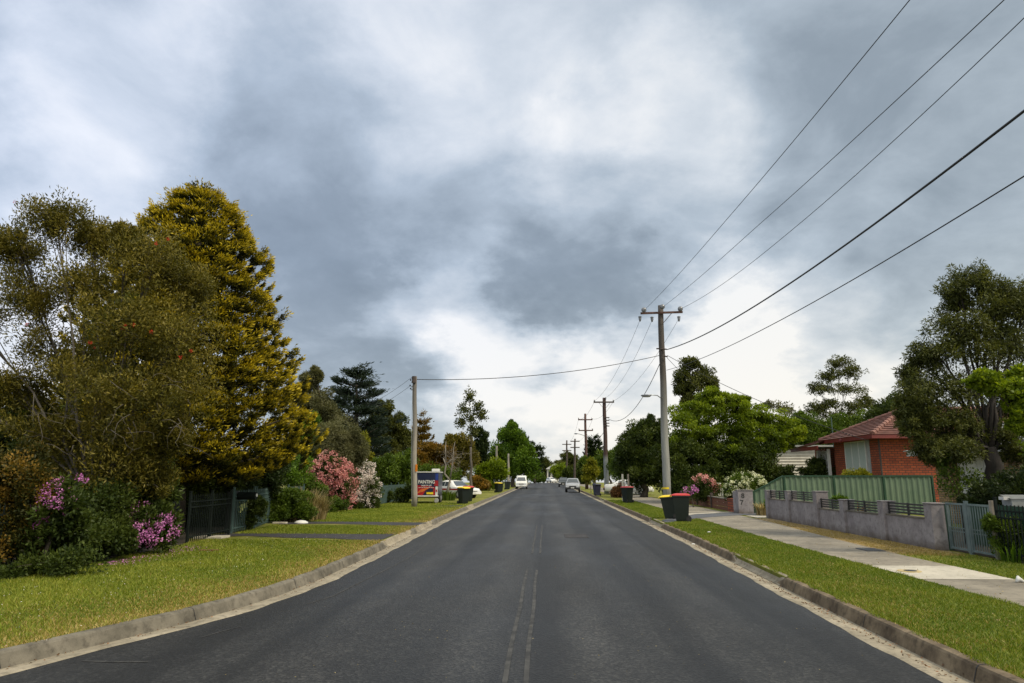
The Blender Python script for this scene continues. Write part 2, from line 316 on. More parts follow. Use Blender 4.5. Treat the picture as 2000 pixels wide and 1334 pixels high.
# ------------------------------------------------------------------ mesh helpers
def tag(o, label=None, cat=None, group=None, kind=None):
    if label: o['label'] = label
    if cat: o['category'] = cat
    if group: o['group'] = group
    if kind: o['kind'] = kind
    return o
def empty(name, loc, label, cat, group=None, rz=0):
    o = bpy.data.objects.new(name, None); col.objects.link(o); o.location = loc; o.rotation_euler = (0, 0, rz)
    o.empty_display_size = .2
    return tag(o, label, cat, group)
class MB:
    def __init__(s): s.v = []; s.f = []
    def add(s, vs, fs):
        n = len(s.v); s.v += [tuple(p) for p in vs]; s.f += [tuple(i + n for i in f) for f in fs]; return s
    def box(s, c, d, rz=0, rx=0, ry=0):
        M = Matrix.Rotation(rz, 3, 'Z') @ Matrix.Rotation(ry, 3, 'Y') @ Matrix.Rotation(rx, 3, 'X')
        vs = [Vector(c) + M @ Vector((sx * d[0] / 2, sy * d[1] / 2, sz * d[2] / 2)) for sx in (-1, 1) for sy in (-1, 1) for sz in (-1, 1)]
        return s.add(vs, [(0, 1, 3, 2), (4, 6, 7, 5), (0, 4, 5, 1), (2, 3, 7, 6), (0, 2, 6, 4), (1, 5, 7, 3)])
    def b2(s, lo, hi):
        return s.box([(a + b) / 2 for a, b in zip(lo, hi)], [abs(b - a) for a, b in zip(lo, hi)])
    def tube(s, pts, rad, n=8, cap=True):
        pts = [Vector(p) for p in pts]
        if not hasattr(rad, '__len__'): rad = [rad] * len(pts)
        base = len(s.v); prev = None
        for i, p in enumerate(pts):
            t = (pts[min(i + 1, len(pts) - 1)] - pts[max(i - 1, 0)]).normalized()
            if prev is None: a = t.orthogonal().normalized()
            else: a = (prev - t * prev.dot(t)).normalized()
            prev = a; b = t.cross(a)
            for k in range(n):
                q = 2 * math.pi * k / n; s.v.append(tuple(p + (a * math.cos(q) + b * math.sin(q)) * rad[i]))
        for i in range(len(pts) - 1):
            for k in range(n):
                s.f.append((base + i * n + k, base + i * n + (k + 1) % n, base + (i + 1) * n + (k + 1) % n, base + (i + 1) * n + k))
        if cap:
            s.f.append(tuple(base + k for k in range(n))[::-1]); s.f.append(tuple(base + (len(pts) - 1) * n + k for k in range(n)))
        return s
    def lathe(s, c, prof, n=16, axis='Z'):
        base = len(s.v)
        for r, z in prof:
            for k in range(n):
                q = 2 * math.pi * k / n; p = (r * math.cos(q), r * math.sin(q), z)
                if axis == 'X': p = (p[2], p[0], p[1])
                if axis == 'Y': p = (p[0], p[2], p[1])
                s.v.append((c[0] + p[0], c[1] + p[1], c[2] + p[2]))
        for i in range(len(prof) - 1):
            for k in range(n): s.f.append((base + i * n + k, base + i * n + (k + 1) % n, base + (i + 1) * n + (k + 1) % n, base + (i + 1) * n + k))
        s.f.append(tuple(base + k for k in range(n))[::-1]); s.f.append(tuple(base + (len(prof) - 1) * n + k for k in range(n)))
        return s
    def quad(s, *p): return s.add(p, [tuple(range(len(p)))])
    def build(s, name, m, parent=None, local=False, smooth=False, bev=0, thick=0, fixn=True):
        me = bpy.data.meshes.new(name)
        off = Vector((0, 0, 0)) if (parent is None or local) else parent.location
        me.from_pydata([(a[0] - off[0], a[1] - off[1], a[2] - off[2]) for a in s.v], [], s.f)
        me.materials.append(MT[m] if isinstance(m, str) else m)
        if fixn:
            import bmesh
            bm = bmesh.new(); bm.from_mesh(me); bmesh.ops.recalc_face_normals(bm, faces=bm.faces); bm.to_mesh(me); bm.free()
        if smooth: me.polygons.foreach_set('use_smooth', [True] * len(me.polygons))
        me.update()
        o = bpy.data.objects.new(name, me); col.objects.link(o)
        if parent is not None: o.parent = parent
        if thick:
            md = o.modifiers.new('solid', 'SOLIDIFY'); md.thickness = thick; md.offset = 0
        if bev:
            md = o.modifiers.new('bevel', 'BEVEL'); md.width = bev; md.segments = 2; md.limit_method = 'ANGLE'; md.angle_limit = R(40)
        return o

# ------------------------------------------------------------------ ground, road, kerbs
def zc(Y):
    if Y < 185: return 0.0
    if Y < 260: return -((Y - 185) ** 2) * .0003
    return max(-7.0, -1.6875 - (Y - 260) * .045)
LL = [(-30, -9.0), (0, -7.2), (5, -5.75), (6.7, -5.19), (8, -4.75), (9, -4.42), (10, -4.17), (11.3, -3.97), (13, -3.89), (17, -3.92), (23, -4.03), (30, -4.17), (900, -4.2)]
RL = [(-30, 3.55), (7, 3.64), (12, 3.74), (20, 3.92), (30, 3.97), (900, 3.97)]
def interp(T, Y): return float(np.interp(Y, [a for a, b in T], [b for a, b in T]))
YS = sorted(set([-30, -20, -10, -5] + [y * .5 for y in range(0, 60)] + list(range(30, 60, 2)) + list(range(60, 185, 8)) + list(range(185, 340, 8)) + [400, 500, 700, 900]
                + [18.4, 18.8, 22.6, 23.0, 23.3, 23.7, 27.3, 27.7, 24.6, 25.2, 27.2, 27.8]))
def sheet(name, cols, m, kind='structure', zoff=0, ys=YS):
    """cols: list of functions Y -> (x, z)"""
    mb = MB(); n = len(cols)
    for y in ys:
        for c in cols:
            x, z = c(y); mb.v.append((x, y, z + zc(y) + zoff))
    for i in range(len(ys) - 1):
        for k in range(n - 1): mb.f.append((i * n + k, i * n + k + 1, (i + 1) * n + k + 1, (i + 1) * n + k))
    o = mb.build(name, m, fixn=False); tag(o, kind=kind); return o
def lb(Y): return interp(LL, Y) - .43
def rb(Y): return interp(RL, Y) + .40
sheet('ground', [lambda Y: (-900, .14), lambda Y: (-60, .14), lambda Y: (-20, .14), lambda Y: (-10, .14), lambda Y: (lb(Y) + .03, .138), lambda Y: (lb(Y) + .05, -.12),
                 lambda Y: (rb(Y) - .05, -.12), lambda Y: (rb(Y) - .03, .138), lambda Y: (10, .14), lambda Y: (22, .14), lambda Y: (60, .14), lambda Y: (900, .14)], 'turf')
def rx(t): return lambda Y: ((1 - t) * (interp(LL, Y) - .02) + t * (interp(RL, Y) + .02), .045 * (1 - (2 * t - 1) ** 2) + .001)
sheet('road', [rx(t / 8) for t in range(9)], 'asphalt')
# ragged old seal creeping over the gutter lip is in the kerb profile's own lip line
def lay(Y, spans):
    h = 1.0
    for a, b in spans:
        if a <= Y <= b: h = min(h, 0.0)
        elif a - .5 < Y < a: h = min(h, (a - Y) / .5)
        elif b < Y < b + .5: h = min(h, (Y - b) / .5)
    return h
LSP = [(18.8, 22.4), (23.7, 27.1), (40.3, 43.2), (64, 67.5), (92, 95)]
RSP = [(26.5, 29.3), (12.9, 15.8), (52, 55.5), (95, 99)]
def kerbcols(T, sg, spans):
    def c(dx, z, zl=None, w=0):
        def f(Y):
            zz_ = z if zl is None else z * lay(Y, spans) + zl * (1 - lay(Y, spans))
            jit = w * (math.sin(Y * 1.9 + sg) + math.sin(Y * 4.3) * .6 + math.sin(Y * 9.1) * .3)
            return (interp(T, Y) + sg * (dx + jit), zz_)
        return f
    return c
ysk = sorted(set(YS + [round(q, 3) for a, b in LSP + RSP for q in (a - .5, a - .3, a, (a + b) / 2, b, b + .3, b + .5)] + [round(y * .2, 2) for y in range(20, 200)]))
for nm, T, sg, spans, km in (('kerb_left', LL, -1, LSP, 'kerb'), ('kerb_right', RL, 1, RSP, 'kerb_old')):
    c = kerbcols(T, sg, spans)
    cols = [c(-.05, .004, w=.018), c(.0, .012, w=.018), c(.27, -.012)]
    if sg < 0: cols = cols[::-1]
    sheet('gutter_' + nm.split('_')[1], cols, 'gutter', ys=ysk)
    cols = [c(.265, -.02), c(.275, -.008), c(.315, .118, .012), c(.332, .140, .022), c(.40, .150, .135), c(.43, .146), c(.435, .02)]
    if sg < 0: cols = cols[::-1]
    o = sheet(nm, cols, km, ys=ysk)
    for k_, (a, b) in enumerate(spans[:3]):
        cols = [c(.262, -.004), c(.315, .016, .016), c(.333, .144, .026), c(.40, .154, .139), c(.45, .152)]
        if sg < 0: cols = cols[::-1]
        sheet('layback_' + nm.split('_')[1], cols, 'gutter', ys=[a - .3, a, (a + b) / 2, b, b + .3])
    # sawn joints: thin dark slots seated on the kerb
    mb = MB()
    for y in [6.95, 9.3, 11.9, 14.5, 17.1, 30.0, 32.5, 35, 37.6]:
        if lay(y, spans) < 1: continue
        x = interp(T, y)
        pts = [(x + sg * .273, -.006), (x + sg * .3125, .119), (x + sg * .333, .1425), (x + sg * .40, .1525)]
        for (xa, za), (xb, zb) in zip(pts[:-1], pts[1:]):
            mb.quad((xa - sg * .002, y, za), (xa - sg * .002, y + .014, za), (xb - sg * .002, y + .014, zb), (xb - sg * .002, y, zb))
    mb.build('kerb_joints_' + nm.split('_')[1], 'black', fixn=False); tag(bpy.context.scene.objects['kerb_joints_' + nm.split('_')[1]], kind='structure')

def poly(name, pts, z, m, kind='structure', px=True):
    mb = MB(); q = [gnd(x, y, z) for x, y in pts] if px else pts
    mb.quad(*[(x, y, z) for x, y in q]); o = mb.build(name, m, fixn=False); tag(o, kind=kind); return o
def fp(a): return lambda Y: (a, .0)
# footpath: grey bays, a newer pale bay, driveway crossing
def path_sheet(name, y0, y1, x0, x1, z, m):
    ys = [y0 + (y1 - y0) * i / max(1, int((y1 - y0) / 3)) for i in range(int((y1 - y0) / 3) + 1)] if y1 - y0 > 3 else [y0, y1]
    return sheet(name, [lambda Y: (x0 if not callable(x0) else x0(Y), z), lambda Y: (x1 if not callable(x1) else x1(Y), z)], m, ys=ys)
fx0 = lambda Y: float(np.interp(Y, [0, 10, 14, 20, 30, 200], [6.45, 6.35, 6.22, 6.14, 6.2, 6.3]))
fx1 = lambda Y: float(np.interp(Y, [0, 10, 14, 16.5, 21, 27.5, 33, 200], [7.9, 7.85, 7.82, 7.76, 8.02, 8.5, 8.6, 8.3]))
path_sheet('footpath', 0, 12.35, fx0, fx1, .150, 'path')
path_sheet('footpath_new_bay', 12.36, 14.13, fx0, fx1, .154, 'pad')
path_sheet('footpath', 14.14, 230, fx0, fx1, .150, 'path')
mb = MB()
for y in [16.2, 18.3, 20.4, 22.5, 29.5, 31.6, 33.7, 35.8, 38, 40, 10.3, 8.4]:
    mb.b2((fx0(y) + .01, y, .1515), (fx1(y) - .01, y + .012, .1535))
tag(mb.build('footpath_joints', 'gutter'), kind='structure')
poly('driveway_crossing', [(1292, 1016.5), (1310, 1011), (1360, 1004.5), (1440, 1000.5), (1500, 997.5), (1506, 1005), (1440, 1006), (1362, 1011.5), (1322, 1018), (1305, 1022)], .158, 'drive')
poly('driveway_apron', [(1456, 1007), (1505, 1005), (1509, 1010), (1480, 1011)], .160, 'pad')
poly('concrete_crossing', [(1330, 1003.5), (1420, 999.5), (1440, 1000), (1360, 1004), (1335, 1007)], .162, 'pad')
# left wheel-track driveways from the laybacks to the gates
poly('wheel_track_near', [(385, 1050), (480, 1046.5), (560, 1050), (640, 1051), (700, 1054), (738, 1057.5), (783, 1038.5), (742, 1043), (690, 1042), (600, 1040.5), (520, 1040.5), (440, 1042)], .149, 'track')
poly('wheel_track_far', [(545, 1024), (640, 1022.5), (700, 1024), (760, 1027), (803, 1030), (834, 1020.5), (770, 1020), (700, 1018.3), (620, 1017.6), (545, 1020)], .149, 'track')
poly('wheel_track_trailer', [(835, 990.5), (892, 990.8), (905, 987), (850, 986.5)], .149, 'track')
poly('bare_verge', [(7.8, 16.4), (9.3, 16.4), (9.2, 22), (9.2, 29.4), (8.55, 29.4), (8.5, 27.5), (8.03, 21)], .146, 'dry', px=False)
poly('garden_bed_left', [(-8.95, 2), (-8.9, 9), (-8.95, 13), (-8.75, 15), (-9.0, 17), (-9.9, 19.2), (-10.4, 26), (-30, 26), (-30, 2)], .147, 'soil', px=False)
poly('garden_bed_right', [(9.5, 2), (9.5, 16.2), (9.35, 24), (20, 24), (34, 16), (30, 2)], .147, 'soil', px=False)
# faded centre lines and joints in the seal
MT['line'] = simple('worn_white_line', (.046, .045, .043), (.016, .016, .016), 5, .8, lo=.42, hi=.60)
def strip(name, pts, w, z, m):
    mb = MB()
    for (xa, ya), (xb, yb) in zip(pts[:-1], pts[1:]):
        def zz2(x, y):
            t = (x - interp(LL, y)) / (interp(RL, y) - interp(LL, y)); return .045 * (1 - (2 * t - 1) ** 2) + z + zc(y)
        d = Vector((xb - xa, yb - ya)).normalized(); nx, ny = -d.y * w / 2, d.x * w / 2
        mb.quad((xa - nx, ya - ny, zz2(xa, ya)), (xa + nx, ya + ny, zz2(xa, ya)), (xb + nx, yb + ny, zz2(xb, yb)), (xb - nx, yb - ny, zz2(xb, yb)))
    o = mb.build(name, m, fixn=False); tag(o, kind='structure'); return o
for dx in (-.345, -.155):
    strip('centre_line', [(dx - .04 + .008 * math.sin(i * .7), 4.5 + i * .5) for i in range(0, 20)], .05, .006, 'line')
    strip('centre_line', [(dx + .0 + .008 * math.sin(i * .9), 16.8 + i * .5) for i in range(0, 20)], .045, .006, 'line')
strip('seal_joint', [gnd(*p, z=.03) for p in ((392, 1243), (430, 1232), (470, 1222))], .02, .006, 'line')
strip('seal_joint', [gnd(*p, z=.03) for p in ((600, 1178), (650, 1163), (720, 1128), (770, 1104), (810, 1082), (832, 1064), (850, 1040), (860, 1026))], .03, .006, 'line')
strip('seal_joint', [gnd(*p, z=.03) for p in ((160, 1287), (220, 1290), (290, 1291))], .03, .006, 'line')
mb = MB(); cx, cy = gnd(1125, 1047, .04)
mb.box((cx, cy, .044), (.72, 1.3, .012)); tag(mb.build('road_access_cover', 'track', bev=.004), 'flat rectangular cover patch let into the road', 'road cover')
# footpath pit lids
mb = MB(); px_, py_ = gnd(1700, 1074); mb.box((px_, py_, .158), (.42, .62, .014)); tag(mb.build('pit_lid', 'slat', bev=.004), 'dark rectangular pit lid set in the grey footpath', 'pit lid')
mb = MB(); px_, py_ = gnd(1776, 1116); mb.lathe((px_, py_, .154), [(.20, 0), (.20, .008), (.19, .009)], 20)
MT['ringpaint'] = simple('worn_yellow_paint', (.42, .30, .07), (.36, .31, .22), 12, .8)
o = mb.build('painted_ring', 'ringpaint'); tag(o, 'yellow paint ring round a cover on pale footpath slab', 'marking')
mb = MB(); mb.lathe((px_ + .02, py_, .160), [(.11, 0), (.11, .008), (.10, .010)], 16); mb.build('lid', 'slat', o)

# ------------------------------------------------------------------ foliage
def raw_mesh(name, V, F4, vals, m, parent):
    me = bpy.data.meshes.new(name); nf = len(F4)
    me.vertices.add(len(V)); me.vertices.foreach_set('co', np.ascontiguousarray(V, dtype=np.float32).ravel())
    k = F4.shape[1]
    me.loops.add(nf * k); me.loops.foreach_set('vertex_index', F4.astype(np.int32).ravel())
    me.polygons.add(nf); me.polygons.foreach_set('loop_start', np.arange(0, nf * k, k, dtype=np.int32))
    me.polygons.foreach_set('loop_total', np.full(nf, k, dtype=np.int32))
    at_ = me.attributes.new('v', 'FLOAT', 'FACE'); at_.data.foreach_set('value', np.clip(vals, 0, 1).astype(np.float32))
    me.materials.append(MT[m]); me.update(calc_edges=True); me.validate()
    o = bpy.data.objects.new(name, me); col.objects.link(o)
    if parent is not None: o.parent = parent
    return o
def unit(a): return a / (np.linalg.norm(a, axis=1, keepdims=True) + 1e-9)
def leaf_geo(rng, P, Dn, L, W, twist=1.0, fold=.15):
    n = len(P); Dn = unit(Dn)
    r = unit(rng.normal(size=(n, 3))); S = unit(np.cross(Dn, r)); N = np.cross(Dn, S)
    Lr = (L * rng.uniform(.6, 1.3, n))[:, None]; Wr = (W * rng.uniform(.7, 1.3, n))[:, None]
    a = P; b = P + Dn * Lr * .45 + S * Wr * .5 + N * Lr * fold; c = P + Dn * Lr; d = P + Dn * Lr * .45 - S * Wr * .5 + N * Lr * fold
    V = np.stack([a, b, c, d], 1).reshape(-1, 3); F = np.arange(4 * n).reshape(n, 4); return V, F
class Cloud:
    def __init__(s): s.V = []; s.F = []; s.c = []; s.n = 0
    def put(s, V, F, c): s.V.append(V); s.F.append(F + s.n); s.c.append(c); s.n += len(V)
    def build(s, name, m, parent):
        off = np.array(parent.location) if parent is not None else 0
        return raw_mesh(name, np.concatenate(s.V) - off, np.concatenate(s.F), np.concatenate(s.c), m, parent)
def clumps(rng, blobs, cr=.30, shell=.6, per=None, flat=1.0):
    """blobs (c, rx, ry, rz) -> clump centres & radii, lying mostly toward each blob's outside"""
    C, Rr, B = [], [], []
    for i, (c, rx_, ry_, rz_) in enumerate(blobs):
        m_ = (rx_ * ry_ * rz_) ** (1 / 3); r = m_ * cr
        n = per or max(5, int(2.2 / cr ** 2))
        d = unit(rng.normal(size=(n, 3))); rad = rng.uniform(shell, 1.02, n) ** 1.0
        rad[rng.random(n) < .18] *= .5
        rad *= 1 - cr * .5
        C.append(np.array(c) + d * rad[:, None] * np.array([rx_, ry_, rz_])); Rr.append(np.full(n, r) * rng.uniform(.7, 1.6, n)); B.append(np.full(n, i))
    return np.concatenate(C), np.concatenate(Rr), np.concatenate(B)
def fill_leaves(rng, cl, C, Rr, per, L, W, up=.25, out=.6, flat=1.0, ctr=None, vb=0.0, spread=1.0, down=0):
    n = len(C) * per; idx = np.repeat(np.arange(len(C)), per)
    d = unit(rng.normal(size=(n, 3))); rad = rng.random(n) ** .45 * spread
    off = d * (rad * Rr[idx])[:, None]; off[:, 2] *= flat
    P = C[idx] + off; P[:, 2] = np.maximum(P[:, 2], .16 + 0 * P[:, 2])
    Dn = rng.normal(size=(n, 3)) * (1 - out) + d * out; Dn[:, 2] += up - down
    cv = rng.random(len(C))
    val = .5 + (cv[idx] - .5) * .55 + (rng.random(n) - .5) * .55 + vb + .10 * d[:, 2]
    V, F = leaf_geo(rng, P, Dn, L, W); cl.put(V, F, val)
SEED = [11]; DENS = 2.9
def pxblobs(bl, Y, dr=1.0):
    out = []
    for b in bl:
        x, y, a, c = b[:4]; dy = b[4] if len(b) > 4 else 0
        p = at(x, y, Y + dy); s = (Y + dy) / FPX
        out.append((p, a * s * 1.13, a * s * dr * 1.13, c * s * 1.13))
    return out
def trunk_mb(rng, base, blobs, C, B, r0, twigs=4, lean=0, tr=.55, nsides=8, fork=None):
    mb = MB(); base = Vector(base); low = min(b[0].z for b in blobs); top = max(b[0].z for b in blobs)
    cen = sum((b[0] for b in blobs), Vector()) / len(blobs)
    fz = fork if fork is not None else base.z + (low - base.z) * .75
    fz = max(fz, base.z + .25)
    P0 = [base + Vector((0, 0, -.05))]; k = 5
    tgt = Vector((base.x + (cen.x - base.x) * .35, base.y + (cen.y - base.y) * .35, fz))
    for i in range(1, k + 1):
        t = i / k; P0.append(base.lerp(tgt, t) + Vector((rng.normal() * r0 * .35, rng.normal() * r0 * .35, 0)) * (1 if i < k else 0))
    mb.tube(P0, [r0 * (1.25 if i == 0 else 1 - .35 * i / k) for i in range(k + 1)], nsides)
    f = P0[-1]
    for i, b in enumerate(blobs):
        c = b[0]; mid = f.lerp(c, .5) + Vector((rng.normal() * .12, rng.normal() * .12, .15 * (c - f).length * .4))
        q1 = f.lerp(mid, .5) + Vector((rng.normal(), rng.normal(), 0)) * .04 * (c - f).length
        rr = .62 * r0 * tr * (.5 + .5 * min(1, b[1] / (max(x[1] for x in blobs))))
        mb.tube([f - Vector((0, 0, r0)), q1, mid, c], [rr, rr * .8, rr * .6, rr * .35], 6)
        ids = np.where(B == i)[0]
        if len(ids):
            for j in rng.choice(ids, min(twigs, len(ids)), replace=False):
                e = Vector(C[j]); m2 = c.lerp(e, .5) + Vector((rng.normal(), rng.normal(), rng.normal())) * .08 * (e - c).length
                s_ = mid.lerp(c, rng.uniform(.2, 1)); mb.tube([s_, m2, e], [rr * .32, rr * .22, rr * .08], 5)
    return mb
def plant(name, label, cat, bx, Y, bl, m, dens=3.2, leaf=None, asp=.45, r0=.12, bark='bark', cr=.30, up=.25, out=.6, flat=1.0, group=None, flowers=None,
          twigs=4, shell=.35, dr=1.0, fork=None, cap=120000, base=None, down=0, spread=1.0, trunk=True, tr=.55):
    """a tree or shrub: Empty > trunk, crown (+ blossom). bl = blobs (px, py, rx, ry[, dy]) at distance Y"""
    SEED[0] += 1; rng = np.random.default_rng(SEED[0])
    if base is None:
        p = at(bx, 900, Y); base = (p.x, Y, .14 + zc(Y))
    root = empty(name, base, label, cat, group)
    blobs = pxblobs(bl, Y, dr)
    C, Rr, B = clumps(rng, blobs, cr, shell)
    L = leaf or (.04 + .0030 * Y); W = L * asp
    area = sum(math.pi * b[1] * b[3] for b in blobs)
    n = min(cap, int(DENS * dens * area / (L * W * .5))); per = max(6, n // len(C))
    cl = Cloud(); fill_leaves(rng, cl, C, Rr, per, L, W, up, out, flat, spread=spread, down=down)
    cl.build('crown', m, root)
    if trunk: trunk_mb(rng, base, blobs, C, B, r0, twigs, fork=fork, tr=tr).build('trunk', bark, root, smooth=True, fixn=False)
    if flowers:
        fm, fn, fr, fs = flowers[:4]; sel = flowers[4] if len(flowers) > 4 else None
        cl = Cloud(); bb = blobs if sel is None else pxblobs(sel, Y, dr)
        wts = np.array([b[1] * b[3] for b in bb]); wts = wts / wts.sum(); ids = rng.choice(len(bb), fn, p=wts)
        d = unit(rng.normal(size=(fn, 3)) * np.array([1, 1, .9]) + np.array([.1, -.75, .15]))
        ctr = np.array([bb[i][0] for i in ids]) + d * np.array([[bb[i][1], bb[i][2], bb[i][3]] for i in ids]) * rng.uniform(.85, 1.04, fn)[:, None]
        ctr[:, 2] = np.maximum(ctr[:, 2], .25)
        fill_leaves(rng, cl, ctr, np.full(fn, fr) * rng.uniform(.7, 1.2, fn), 22, fs, fs * .8, up=.1, out=.85)
        cl.build('blossom', fm, root)
    return root
def conifer(name, label, bx, Y, prof, m, dens=3.0, leaf=None, asp=.3, r0=.2, tiers=None, droop=.1, spray=.35, bark='bark', vtip=0.0, group=None, up=.3, jit=.12, skirt=None, fanflat=.45, cy=None):
    """tree of revolution; prof = [(py, half_width_px)] about px bx"""
    SEED[0] += 1; rng = np.random.default_rng(SEED[0])
    p0 = at(bx, 900, Y); base = Vector((p0.x, Y, .14 + zc(Y))); root = empty(name, base, label, 'tree', group)
    zs = np.array([at(bx, y, Y).z for y, w in prof]); rs = np.array([w * Y / FPX for y, w in prof]); o = np.argsort(zs); zs, rs = zs[o], rs[o]
    L = leaf or (.04 + .0030 * Y); W = L * asp
    area = float(np.sum((rs[1:] + rs[:-1]) / 2 * np.diff(zs))) * math.pi * 1.2
    ns = int(area / (spray * spray) * 2.3); 
    zt = rng.random(ns * 4) * (zs[-1] - zs[0]) + zs[0]; rr = np.interp(zt, zs, rs); keep = rng.random(len(zt)) < (rr + .08) / (rs.max() + .08); zt = zt[keep][:ns]; rr = rr[keep][:ns]; ns = len(zt)
    if tiers:
        k = np.round((zt - zs[0]) / tiers); zt = zs[0] + k * tiers + rng.normal(size=ns) * tiers * .13; rr = np.interp(zt, zs, rs)
    ang = rng.random(ns) * 2 * math.pi; lob = 1 + jit * np.sin(ang * 5 + zt * 2.1) + jit * .7 * np.sin(ang * 9 - zt * 4.3) + rng.normal(size=ns) * jit * .35
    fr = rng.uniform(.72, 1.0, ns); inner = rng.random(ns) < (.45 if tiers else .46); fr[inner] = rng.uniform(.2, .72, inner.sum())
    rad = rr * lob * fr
    xc = base.x; C = np.stack([xc + np.cos(ang) * rad, Y + np.sin(ang) * rad, zt - droop * rad], 1)
    per = max(6, int(DENS * dens * area / (ns * L * W * .5))); idx = np.repeat(np.arange(ns), per); n = len(idx)
    outd = np.stack([np.cos(ang), np.sin(ang), np.full(ns, up)], 1)[idx]
    sp = spray * rng.uniform(.6, 1.3, ns)[idx]
    t = rng.random(n); side = np.cross(outd, np.array([0, 0, 1.0])); lat = rng.normal(size=n) * .50 * (0.3 + t)
    P = C[idx] + outd * (sp * (t - .5))[:, None] + side * (sp * lat)[:, None]; P[:, 2] += rng.normal(size=n) * sp * fanflat * .35 + sp * .35 * t * t
    Dn = outd * 1.0 + side * (lat * 1.2)[:, None] + rng.normal(size=(n, 3)) * .38; Dn[:, 2] += .25 * t
    cv = rng.random(ns)[idx]
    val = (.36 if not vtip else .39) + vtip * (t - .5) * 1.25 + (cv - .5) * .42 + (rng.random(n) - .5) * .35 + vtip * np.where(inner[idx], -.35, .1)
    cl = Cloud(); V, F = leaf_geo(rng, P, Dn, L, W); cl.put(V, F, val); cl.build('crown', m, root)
    mb = MB(); top = float(zs[-1]); k = 8
    mb.tube([(base.x + rng.normal() * .02 * i, Y, base.z - .05 + (top - .1 - base.z) * i / k) for i in range(k + 1)], [r0 * (1.2 - 1.1 * i / k) + .01 for i in range(k + 1)], 8)
    for j in rng.choice(ns, min(ns, 60), replace=False):
        e = Vector(C[j]); s_ = Vector((base.x, Y, max(base.z + .4, e.z + droop * .3 - .25 * float(rad[j]))))
        mb.tube([s_, s_.lerp(e, .5) + Vector((0, 0, -.03)), e], [r0 * .22, r0 * .14, r0 * .05], 5)
    mb.build('trunk', bark, root, smooth=True, fixn=False)
    return root

# ---------- left of the road
def bottlebrush():
    """loose spreading bottlebrush: real limbs carrying narrow leaves"""
    rng = np.random.default_rng(5); Y = 15.0; b0 = at(215, 900, Y); base = Vector((b0.x, Y, .14))
    root = empty('bottlebrush_tree', base, 'big loose olive bottlebrush tree with red flowers, nearest tree on the left', 'tree')
    bl = [(40, 480, 55, 60), (110, 430, 70, 42, -.5), (185, 470, 50, 50, .5), (60, 580, 75, 60), (165, 560, 80, 70), (290, 520, 75, 70, -.3), (370, 560, 50, 60, .4), (250, 470, 40, 40, 0),
          (250, 640, 95, 75, -.6), (350, 660, 75, 80, -.2), (120, 690, 95, 65, .2), (40, 760, 80, 60, .4), (210, 760, 100, 70, -.6), (330, 770, 85, 75, -.4), (110, 850, 85, 60, 0), (240, 870, 95, 70, -.2),
          (340, 850, 45, 50, .1), (200, 950, 75, 60, .2), (-60, 620, 80, 90), (-70, 780, 80, 80), (290, 930, 60, 50, .3), (100, 950, 70, 50, .4), (160, 1010, 70, 40, .3)]
    blobs = [(c, a * .94, b * .94, d * .94) for c, a, b, d in pxblobs(bl, Y, 1.05)]; C, Rr, B = clumps(rng, blobs, .25, .35)
    mb = trunk_mb(rng, base, blobs, C, B, .16, twigs=12, fork=1.3, tr=.42)
    # grey dead twigs hanging in the lower crown
    for i in range(30):
        s = at(rng.uniform(60, 370), rng.uniform(740, 870), Y - 1.4 + rng.uniform(-.4, .5)); pts = [s]; d = Vector((rng.normal() * .5, rng.normal() * .2, rng.uniform(-.9, .2)))
        for k in range(5): d = (d + Vector((rng.normal(), rng.normal(), rng.normal() - .25)) * .45).normalized(); pts.append(pts[-1] + d * .16)
        mb.tube(pts, [.007, .006, .005, .004, .003, .002], 4)
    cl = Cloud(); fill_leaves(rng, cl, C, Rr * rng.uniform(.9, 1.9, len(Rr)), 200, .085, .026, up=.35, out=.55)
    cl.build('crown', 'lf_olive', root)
    mb.build('trunk', 'bark_mid', root, smooth=True, fixn=False)
    fp_ = [(300, 478), (246, 636), (240, 640), (178, 665), (176, 682), (30, 395), (372, 690), (55, 640), (300, 650), (262, 632), (330, 470), (355, 700)]
    P = np.array([at(x + rng.normal() * 3, y + rng.normal() * 3, Y - 1.15 + rng.normal() * .25) for x, y in fp_]); cl = Cloud()
    fill_leaves(rng, cl, P, np.full(len(P), .02), 26, .035, .009, up=.2, out=.95); cl.build('blossom', 'fl_red', root)
bottlebrush()
plant('background_tree', 'dark leafy tree filling the gaps behind the loose bottlebrush', 'tree', 150, 18.2, [(110, 870, 90, 70), (195, 770, 75, 90), (235, 650, 60, 80), (60, 820, 60, 44), (270, 860, 80, 80), (160, 940, 90, 60), (-30, 890, 80, 80)], 'lf_darkgreen', dens=2.2, leaf=.12, r0=.2)
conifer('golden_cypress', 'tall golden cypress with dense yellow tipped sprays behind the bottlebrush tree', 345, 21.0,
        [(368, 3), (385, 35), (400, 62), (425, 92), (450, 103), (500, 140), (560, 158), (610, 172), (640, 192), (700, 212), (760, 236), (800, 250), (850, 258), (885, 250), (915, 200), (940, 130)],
        'lf_gold', dens=2.6, leaf=.12, asp=.30, r0=.36, droop=.05, spray=.27, vtip=.80, up=.45, jit=.075)

